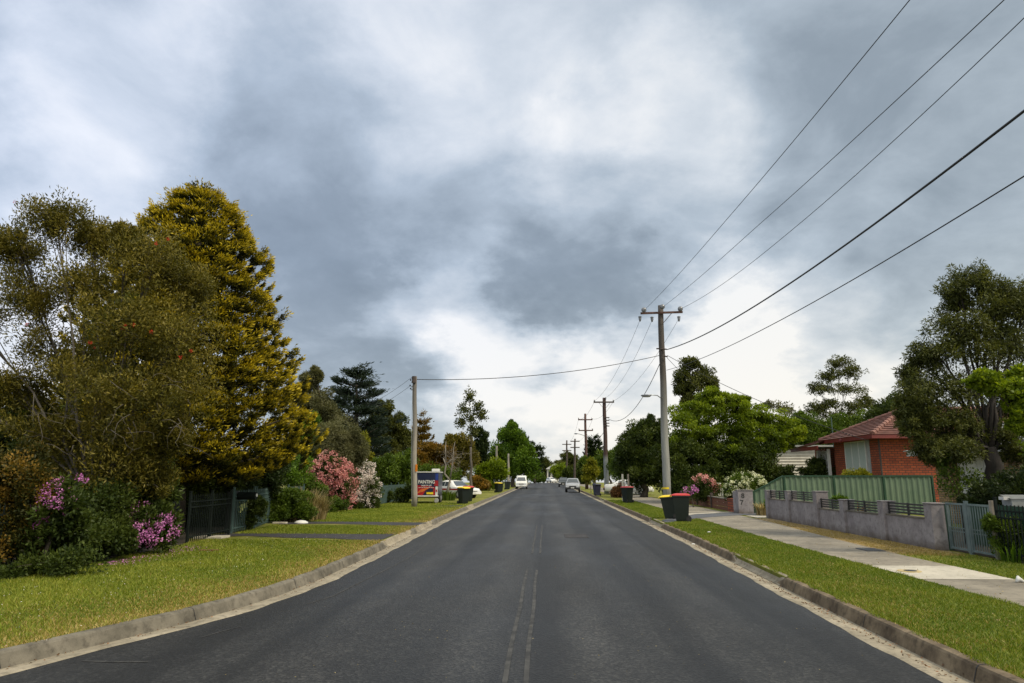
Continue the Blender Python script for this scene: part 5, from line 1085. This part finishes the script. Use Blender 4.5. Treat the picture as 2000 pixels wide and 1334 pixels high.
for k, (a, b) in enumerate((((1161, 784), (1130, 818)), ((1198, 784), (1157, 818)), ((1130, 819), (1114, 861)), ((1157, 819), (1131, 861)))):
    ya, yb = (Y2, Y3) if k < 2 else (Y3, 128)
    span(a, ya, b, yb, .6, .012, ('left', 'right')[k % 2] + ' wire between the ' + ('second and third' if k < 2 else 'third and fourth') + ' power poles')
span((1303, 694), YP, (1700, 862), 37.5, .4, .016, 'upper service cable from the big pole to the brick house')
span((1303, 699), YP, (1513, 874), 52, .5, .014, 'lower service cable from the big pole to the weatherboard house')
span((803, 738), YL, (690, 800), 62, .3, .010, 'upper wire running left from the timber pole')
span((802, 753), YL, (690, 812), 62, .3, .010, 'lower wire running left from the timber pole')

# ------------------------------------------------------------------ wheelie bins
def bin_(px_, py_, lid, label, rz, body='bingreen', s=1.0, tip=0, group='wheelie bins put out on the verge', sticker=False, Yf=None):
    x, y = gnd(px_, py_) if Yf is None else Yf
    g = empty('wheelie_bin', (x, y, .15 + zc(y)), label, 'bin', group, rz); g.scale = (s, s, s); g.rotation_euler = (0, tip, rz)
    # front of the bin faces -X, wheels and handle at +X
    def ring(z, w, d, xo): return [(xo - d / 2, -w / 2, z), (xo + d / 2, -w / 2, z), (xo + d / 2, w / 2, z), (xo - d / 2, w / 2, z)]
    m_ = MB(); R_ = [ring(.03, .40, .44, .0), ring(.12, .42, .47, .0), ring(.90, .54, .62, -.02), ring(.905, .58, .68, -.02), ring(.96, .58, .68, -.02)]
    vs = [p for r in R_ for p in r]; fs = [(i * 4 + k, i * 4 + (k + 1) % 4, (i + 1) * 4 + (k + 1) % 4, (i + 1) * 4 + k) for i in range(4) for k in range(4)] + [(3, 2, 1, 0), (16, 17, 18, 19)]
    m_.add(vs, fs); m_.box((.27, 0, .94), (.05, .50, .05)); m_.box((.18, 0, .10), (.12, .36, .16)); m_.build('body', body, g, local=True, bev=.02)
    m_ = MB(); R_ = [ring(.962, .60, .72, -.03), ring(.985, .61, .74, -.03), ring(1.03, .50, .56, -.01), ring(1.05, .36, .36, .0)]
    vs = [p for r in R_ for p in r]; fs = [(i * 4 + k, i * 4 + (k + 1) % 4, (i + 1) * 4 + (k + 1) % 4, (i + 1) * 4 + k) for i in range(3) for k in range(4)] + [(3, 2, 1, 0), (12, 13, 14, 15)]
    m_.add(vs, fs); m_.box((-.41, 0, .955), (.05, .44, .04)); m_.build('lid', lid, g, local=True, bev=.015)
    MB().tube([(.36, -.26, .965), (.36, .26, .965)], .018, 8).build('handle', body, g, local=True)
    for q in (-1, 1):
        w = MB().lathe((.24, q * .25, .10), [(.10, -.025), (.105, -.015), (.105, .015), (.10, .025)], 18, 'Y').build('wheel', 'rubber', g, local=True)
        MB().lathe((.24, q * .278, .10), [(.05, -.002), (.045, .004)], 12, 'Y').build('hub', 'black', w, local=True)
    if sticker: MB().box((-.262, -.02, .72), (.006, .10, .10), 0, 0, -.09).build('sticker', 'white', g, local=True)
    return g
bin_(1333, 1018.5, 'red', 'nearest dark green bin with red lid beside the driveway on the right', R(-12))
bin_(1309, 1013, 'yellow', 'dark green bin with yellow lid leaning behind the nearest red lidded bin', R(-8), tip=R(-4), s=.90)
bin_(1226, 982, 'red', 'single red lidded bin on the right verge near the big pole', R(-60))
bin_(1166, 968, 'binblue', 'navy bin with navy lid on the right verge near the street tree', R(-70), body='binblue')
bin_(905, 984, 'yellow', 'dark green bin with yellow lid and white sticker near the trailer', R(128), sticker=True)
bin_(914, 979.5, 'red', 'red lidded bin standing behind the yellow lidded one on the left', R(120))
bin_(973, 962, 'yellow', 'distant yellow lidded bin on the left verge', R(130))
bin_(977, 960.5, 'black', 'dark lidded bin touching the distant yellow lidded one', R(110))
bin_(991, 956, 'black', 'farthest black bin with a white label on the left verge', R(130), sticker=True)

# ------------------------------------------------------------------ vehicles
def car(name, label, loc, rz, st, W, paint, cat='car', glassz=None, wheels=(.8, -.8), wr=.31, roofpaint=None, lights=True, stripe=None):
    """st: stations (y, z_bottom, z_shoulder, z_top, half_w_shoulder, half_w_top) from the front (-Y) to the rear (+Y)"""
    g = empty(name, loc, label, cat, None, rz)
    m_ = MB(); rings = []
    for (y, zb, zs, zt_, ws, wt) in st:
        h = [(0, zb), (ws * .88, zb), (ws * .98, zb + .12), (ws, (zb + zs) / 2), (ws * .97, zs), (wt + .02, zs + (zt_ - zs) * .82) if zt_ > zs + .05 else (ws * .93, zs + .005), (wt * .86, zt_ - .012), (0, zt_)]
        rings.append([(x, y, z) for x, z in h] + [(-x, y, z) for x, z in h[-2:0:-1]])
    n = len(rings[0]); vs = [p for r in rings for p in r]
    fs = [(i * n + k, i * n + (k + 1) % n, (i + 1) * n + (k + 1) % n, (i + 1) * n + k) for i in range(len(rings) - 1) for k in range(n)] + [tuple(range(n))[::-1], tuple((len(rings) - 1) * n + k for k in range(n))]
    m_.add(vs, fs); bo = m_.build('body', paint, g, local=True, smooth=True); md = bo.modifiers.new('b', 'BEVEL'); md.width = .03; md.segments = 2; md.limit_method = 'ANGLE'; md.angle_limit = R(35)
    # side glass: proud of the loft between the shoulder and the roof, where the cabin is
    cab = [s for s in st if s[3] - s[2] > .3]
    for sd in (-1, 1):
        mg = MB()
        for a, b in zip(cab[:-1], cab[1:]):
            def gp(s, f): x = s[4] * .97 + (s[5] + .02 - s[4] * .97) * f / .82; return (sd * (x + .006), s[0], s[2] + (s[3] - s[2]) * f)
            ya, yb = (a[0], b[0]); q = [gp(a, .06), gp(b, .06), gp(b, .74), gp(a, .74)]
            c = Vector((0, 0, 0)); 
            q = [Vector(p) for p in q]; m0 = sum(q, Vector()) / 4; q = [m0 + Vector(((p - m0).x, (p - m0).y * .93, (p - m0).z)) for p in q]; mg.quad(*q)
        mg.build('side_window', 'carglass', g, local=True, fixn=False, thick=.006)
    # front and rear screens
    for nm, s0, s1, sg in (('windscreen', st[[i for i, s in enumerate(st) if s[3] - s[2] > .3][0] - 1], cab[0], -1), ('rear_window', st[min(len(st) - 1, [i for i, s in enumerate(st) if s[3] - s[2] > .3][-1] + 1)], cab[-1], 1)):
        z0, z1 = s0[3], s1[3]; y0, y1 = s0[0], s1[0]
        d = Vector((0, y1 - y0, z1 - z0)); nn = Vector((0, -d.z, d.y)).normalized(); nn = -nn if nn.y * sg < 0 else nn
        p = lambda t, w: Vector((w, y0, z0)) + d * t + nn * .012
        mg = MB(); w0, w1 = s0[4] * .80, s1[5] * .82; mg.quad(p(.10, -w0), p(.10, w0), p(.90, w1), p(.90, -w1)); mg.build(nm, 'carglass', g, local=True, fixn=False, thick=.008)
    for y in wheels:
        for sd in (-1, 1):
            w = MB().lathe((sd * (W - .10), y, wr), [(wr * .9, -.10), (wr, -.08), (wr, .08), (wr * .9, .10)], 22, 'X').build('wheel', 'rubber', g, local=True, smooth=False)
            MB().lathe((sd * (W + .004), y, wr), [(wr * .6, -.01), (wr * .5, .006)], 14, 'X').build('rim', 'rim', w, local=True)
            MB().lathe((sd * (W - .04), y, wr + .01), [(wr * 1.14, -.02), (wr * 1.14, .035)], 22, 'X').build('wheel_arch', 'black', g, local=True)
    f, r = st[0], st[-1]
    MB().b2((-W * .93, f[0] - .09, f[1] + .02), (W * .93, f[0] + .05, f[1] + .22)).build('front_bumper', 'black' if paint != 'carwhite' else paint, g, local=True, bev=.02)
    MB().b2((-W * .93, r[0] - .05, r[1] + .02), (W * .93, r[0] + .09, r[1] + .22)).build('rear_bumper', 'black', g, local=True, bev=.02)
    zf, zr = f[2] - .17, r[2] - .2
    MB().b2((-W * .45, f[0] - .03, zf - .02), (W * .45, f[0] - .002, zf + .11)).build('grille', 'black', g, local=True)
    for sd in (-1, 1):
        MB().b2((sd * W * .50, f[0] - .035, zf - .03), (sd * W * .88, f[0] + .02, zf + .13)).build('headlight', 'headlight', g, local=True)
        MB().b2((sd * W * .72, r[0] - .02, zr - .16), (sd * W * .92, r[0] + .03, zr + .16)).build('tail_light', 'lampred', g, local=True)
        MB().box((sd * (W + .06), st[[i for i, s in enumerate(st) if s[3] - s[2] > .3][0]][0] - .1, f[2] + .18), (.14, .10, .12)).build('mirror', 'black', g, local=True)
    for nm, y in (('front_plate', f[0] - .1), ('rear_plate', r[0] + .10)): MB().box((0, y, f[1] + .16 if nm[0] == 'f' else zr - .02 if False else f[1] + .2), (.37, .012, .12)).build('number_plate', 'white', g, local=True)
    if stripe: 
        for sd in (-1, 1): MB().b2((sd * (W + .002), f[0] + .3, .62), (sd * (W + .010), r[0] - .2, .74)).build('stripe', stripe, g, local=True)
        MB().b2((-W * .7, r[0] + .003, .66), (W * .7, r[0] + .012, .78)).build('stripe', stripe, g, local=True)
    return g
SUV = [(-2.1, .38, .80, .82, .72, .5), (-1.95, .36, .95, .97, .82, .6), (-.95, .36, 1.04, 1.08, .85, .66), (-.35, .36, 1.05, 1.56, .86, .62), (.2, .36, 1.05, 1.62, .86, .64), (1.0, .36, 1.05, 1.60, .86, .64), (1.75, .36, 1.05, 1.52, .84, .62), (2.0, .38, 1.02, 1.06, .82, .6), (2.05, .42, .95, .97, .78, .6)]
WAG = [(-2.15, .30, .66, .68, .74, .5), (-2.0, .28, .76, .79, .83, .6), (-1.05, .28, .90, .94, .85, .66), (-.45, .28, .93, 1.38, .86, .60), (.2, .28, .94, 1.46, .86, .62), (1.1, .28, .94, 1.44, .85, .62), (1.8, .30, .94, 1.36, .84, .60), (2.1, .32, .90, .95, .82, .6), (2.15, .36, .8, .82, .78, .6)]
SED = [(-2.2, .28, .62, .64, .72, .5), (-2.05, .26, .72, .75, .82, .6), (-1.0, .26, .86, .90, .85, .66), (-.3, .26, .90, 1.34, .85, .58), (.3, .26, .90, 1.40, .85, .60), (.95, .26, .92, 1.34, .85, .58), (1.55, .28, .93, .98, .84, .62), (2.15, .32, .92, .95, .80, .6), (2.25, .40, .80, .82, .76, .6)]
VAN = [(-2.15, .36, .85, .87, .76, .5), (-2.0, .34, 1.05, 1.10, .83, .6), (-1.55, .32, 1.10, 1.75, .84, .66), (-.9, .32, 1.10, 1.94, .84, .70), (.5, .32, 1.10, 1.96, .84, .70), (1.95, .32, 1.10, 1.92, .84, .70), (2.12, .34, 1.08, 1.30, .83, .68), (2.15, .38, .95, .97, .80, .6)]
cx_, cy_ = gnd(1121, 962, 0); car('parked_car', 'silver four wheel drive parked facing us on the right kerb', (cx_ - .05, 82.5, 0), R(-3), SUV, .86, 'carsilver', wheels=(-1.35, 1.3), wr=.35)
car('parked_car', 'dark four wheel drive with pale roof parked behind the silver one', (3.05, 121, 0), R(-2), SUV, .86, 'cardark', wheels=(-1.35, 1.3), wr=.37)
car('parked_van', 'white van seen from behind, parked on the left kerb', (at(1019, 945, 104).x, 104, 0), 0, VAN, .84, 'carwhite', cat='van', wheels=(-1.2, 1.35), wr=.32)
car('parked_car', 'white sedan with red side stripe behind the bare tree', (at(887, 950, 56).x, 56, .15), R(52), SED, .86, 'carwhite', wheels=(-1.35, 1.3), wr=.31, stripe='lampred')
car('parked_car', 'white car just over the crest at the end of the road', (at(1077, 940, 196).x, 196, zc(196) + .1), R(20), WAG, .86, 'carwhite', wheels=(-1.35, 1.3))
car('parked_car', 'white car in the driveway behind the rust tipped shrub', (at(1205, 940, 66).x + 1.1, 66, .15), R(80), SED, .86, 'carwhite', wheels=(-1.35, 1.3))
# advertising trailer
TX, TY = at(831, 950, 44.2).x, 44.2
g = empty('box_trailer', (TX, TY, .15), 'tall box trailer painted navy and red with white lettering', 'trailer', None, R(4))
TW, TD, TZ0, TZ1 = .82, 3.2, .50, 1.93
MT['navy'] = simple('navy_paint', (.006, .010, .030), (.010, .016, .05), 2, .3)
MT['tred'] = simple('trailer_red', (.32, .010, .014), (.24, .008, .012), 2, .35)
MT['tblue'] = simple('trailer_blue', (.012, .035, .22), (.010, .03, .16), 2, .35)
MT['flame'] = simple('flame_orange', (.55, .16, .02), (.38, .07, .02), 5, .4)
MB().b2((-TW, 0, TZ0), (TW, TD, TZ1)).build('body', 'navy', g, local=True, bev=.02)
MB().b2((-TW - .03, -.03, TZ1 + .002), (TW + .03, TD + .03, TZ1 + .06)).build('roof', 'white', g, local=True)
MB().b2((TW - .50, .6, TZ1 + .062), (TW - .02, 1.4, TZ1 + .24)).build('roof_vent', 'white', g, local=True, bev=.04)
MB().add([(-TW, -.006, TZ0 + .01), (TW - .2, -.006, TZ0 + .01), (TW - .2, -.006, TZ0 + .50), (.1, -.006, TZ0 + .62), (-TW, -.006, TZ0 + .64)], [(0, 1, 2, 3, 4)]).build('rear_panel', 'tred', g, local=True, thick=.008, fixn=False)
MB().add([(-.15, -.014, TZ0 + .02), (.45, -.014, TZ0 + .02), (.52, -.014, TZ0 + .42), (.28, -.014, TZ0 + .46), (.0, -.014, TZ0 + .30)], [(0, 1, 2, 3, 4)]).build('dark_swoosh', 'navy', g, local=True, thick=.006, fixn=False)
MB().add([(-.55, -.015, TZ0 + .12), (-.1, -.015, TZ0 + .25), (.26, -.015, TZ0 + .50), (-.3, -.015, TZ0 + .38)], [(0, 1, 2, 3)]).build('flame', 'flame', g, local=True, thick=.006, fixn=False)
MB().b2((TW - .20, -.008, TZ0 + .95), (TW - .01, -.003, TZ1 - .06)).build('blue_strip', 'tblue', g, local=True)
MB().b2((TW - .27, -.008, TZ0 + .58), (TW - .01, -.003, TZ0 + .93)).build('red_strip', 'tred', g, local=True)
MB().b2((TW - .18, -.03, TZ0 - .02), (TW - .03, -.009, TZ0 + .55)).build('light_bracket', 'white', g, local=True)
MB().b2((TW - .145, -.05, TZ0 + .22), (TW - .065, -.031, TZ0 + .36)).build('tail_light', 'lampred', g, local=True)
MB().b2((.08, -.03, TZ0 + .07), (.50, -.018, TZ0 + .20)).build('number_plate', 'yellow', g, local=True)
MB().b2((-TW - .02, -.06, TZ0 - .07), (TW + .02, -.0, TZ0 - .005)).build('tow_rail', 'white', g, local=True)
MB().b2((-TW + .1, .1, TZ0 - .12), (TW - .1, TD, TZ0 - .002)).build('chassis', 'black', g, local=True)
for sd in (-1, 1):
    for yy in (1.2, 1.9):
        w = MB().lathe((sd * (TW - .02), yy, .30), [(.27, -.09), (.30, -.07), (.30, .07), (.27, .09)], 18, 'X').build('wheel', 'rubber', g, local=True); MB().lathe((sd * (TW + .075), yy, .30), [(.16, -.01), (.12, .01)], 12, 'X').build('rim', 'rim', w, local=True)
MB().b2((-.62, .15, .0), (-.54, .23, TZ0 - .12)).build('jack_leg', 'black', g, local=True)
MB().lathe((TW - .10, -.02, .18), [(.13, -.04), (.15, 0), (.13, .04)], 14, 'Y').build('jockey_wheel', 'rim', g, local=True)
text('lettering', 'PAINTING', (.06, -.020, TZ0 + .74), .30, 'white', g, sx=.78, loc_local=True, ext=.003)
text('lettering', '0408 574 207', (.06, -.022, TZ0 + .575), .12, 'white', g, loc_local=True, ext=.002)
for k in range(9): MB().b2((-.44 + k * .11, -.022, TZ0 + .475), (-.36 + k * .11, -.018, TZ0 + .50)).build('small_print', 'white', g, local=True)
tag(MB().lathe((5.0, 22.0, .15), [(.05, 0), (.06, .015), (.03, .03)], 8).build('paper_scrap', 'white'), 'tiny white paper scrap on the grass near the two bins', 'scrap')
q = gnd(1992, 1138); tag(MB().tube([(q[0] - .05, q[1], .16), (q[0] + .0, q[1] + .03, .21), (q[0] + .07, q[1], .16)], [.02, .05, .02], 7).build('plastic_bag', 'white', smooth=True), 'crumpled white plastic bag at the right end of pale slab', 'bag')
q = gnd(1354, 1063, .0); tag(MB().lathe((q[0], q[1], -.008), [(.05, 0), (.05, .02), (.02, .03)], 7).build('paper_scrap', 'white'), 'tiny white scrap lying in the right hand gutter', 'scrap')

# ------------------------------------------------------------------ grass blades near the camera (uncountable)
def blades(name, n, region, m, h, w, seed, reject=None, ymin=4.5, ymax=26, pw=1.6, prob=None):
    rng = np.random.default_rng(seed); y = ymin + (ymax - ymin) * rng.random(n * 2) ** pw; u = rng.random(n * 2)
    x0, x1 = region(y); x = x0 + (x1 - x0) * u; keep = np.ones(len(x), bool)
    if reject is not None: keep &= ~reject(x, y)
    keep &= rng.random(len(x)) < np.clip((ymax - y) / (ymax * .35), 0, 1)
    if prob is not None: keep &= rng.random(len(x)) < prob(x, y)
    x, y = x[keep][:n], y[keep][:n]; n = len(x); a = rng.random(n) * 6.283; ww = w * (.6 + y * .085); 
    ptc = .5 + .5 * np.sin(x * 1.7 + np.sin(y * 1.1) * 2) * np.sin(y * .9 + x * .6)
    H = h * rng.uniform(.5, 1.25, n) * (.75 + .5 * ptc); P = np.stack([x, y, np.full(n, .142)], 1)
    S = np.stack([np.cos(a), np.sin(a), np.zeros(n)], 1) * ww[:, None]; O = rng.normal(size=(n, 3)) * .55; O[:, 2] = 1
    V = np.stack([P - S, P + S, P + S * .3 + O * H[:, None] ], 1).reshape(-1, 3); F = np.arange(3 * n).reshape(n, 3)
    o = raw_mesh(name, V, F, .5 + .3 * (ptc - .5) + rng.normal(size=n) * .22, m, None); tag(o, kind='stuff'); return o
LLx = lambda y: np.interp(y, [a for a, b in LL], [b for a, b in LL]); RLx = lambda y: np.interp(y, [a for a, b in RL], [b for a, b in RL])
track = lambda x, y: ((y > 19.0) & (y < 20.9)) | ((y > 24.5) & (y < 26.4) & (x < -4.3))
rdrive = lambda x, y: (y > 26.4 + (x - 4.4) * 1.35) & (y < 28.9 + (x - 4.4) * 1.3)
mixd = lambda x, y: np.clip((-(x - LLx(y)) - .45) / (1.5 + .5 * np.sin(y * .8) + .3 * np.sin(y * 2.3 + x)), 0, 1)
blades('grass', 150000, lambda y: (np.interp(y, [16, 20, 30], [-9.1, -9.3, -10.2]), LLx(y) - .41 + .03 * np.sin(y * 7)), 'lf_grass', .045, .0050, 1, track, 5.5, 48, prob=lambda x, y: .15 + .85 * mixd(x, y))
blades('dry_grass', 60000, lambda y: (LLx(y) - 3.2, LLx(y) - .40 + .03 * np.sin(y * 7)), 'lf_grass_dry', .035, .0045, 2, track, 5.0, 40, prob=lambda x, y: (1 - mixd(x, y)) * .9 + .06)
blades('dry_grass', 9000, lambda y: (RLx(y) + .40, RLx(y) + 1.9), 'lf_grass_dry', .035, .0045, 12, rdrive, 5.5, 30, prob=lambda x, y: np.clip(.5 + np.sin(x * 3.1 + y * 1.3) * np.sin(y * 2.1), .05, 1))
blades('grass', 130000, lambda y: (RLx(y) + .40 + .04 * np.sin(y * 6), np.interp(y, [0, 10, 14, 20, 30], [6.46, 6.36, 6.23, 6.15, 6.2]) + .03 * np.sin(y * 5) + .02 * np.sin(y * 17)), 'lf_grass_green', .040, .0045, 3, rdrive, 5.5, 52)
blades('grass', 26000, lambda y: (np.full_like(y, 7.86), np.full_like(y, 9.35)), 'lf_grass_green', .040, .0045, 4, None, 7, 16.6, 1.0)
blades('dry_grass', 14000, lambda y: (np.interp(y, [14, 21, 27.5, 30], [7.85, 8.05, 8.52, 8.6]), np.full_like(y, 9.15)), 'lf_grass_dry', .022, .005, 5, None, 16.0, 29, 1.2)
def litter(name, n, fx, m, size, seed, y0, y1, z, kind='stuff'):
    rng = np.random.default_rng(seed); y = y0 + (y1 - y0) * rng.random(n) ** 1.4; x = fx(y, rng); P = np.stack([x, y, np.full(n, z) + rng.random(n) * .006], 1)
    Dn = rng.normal(size=(n, 3)); Dn[:, 2] *= .12; V, F = leaf_geo(rng, P, Dn, size, size * .6, fold=.08); V[:, 2] = np.maximum(V[:, 2], z)
    tag(raw_mesh(name, V, F, rng.random(n), m, None), kind=kind)
litter('leaf_litter', 900, lambda y, g: RLx(y) + .05 + np.abs(g.normal(size=len(y))) * .10, 'lf_rust', .035, 21, 5, 40, .004)
litter('leaf_litter', 500, lambda y, g: LLx(y) - .12 - g.random(len(y)) * .14, 'lf_rust', .03, 22, 5, 40, .004)
litter('leaf_litter', 700, lambda y, g: 4.6 + g.random(len(y)) * 4.4, 'lf_straw', .03, 23, 7, 34, .165)
litter('leaf_litter', 260, lambda y, g: -3.4 + g.random(len(y)) * 7, 'lf_straw', .018, 24, 5, 20, .052)
litter('clover_flowers', 700, lambda y, g: -8.6 + g.random(len(y)) * 3.2 + .3 * np.sin(y), 'fl_white', .016, 25, 6, 20, .18)
litter('fallen_petals', 500, lambda y, g: -8.75 + np.abs(g.normal(size=len(y))) * .35, 'fl_purple', .03, 26, 13.4, 17, .17)
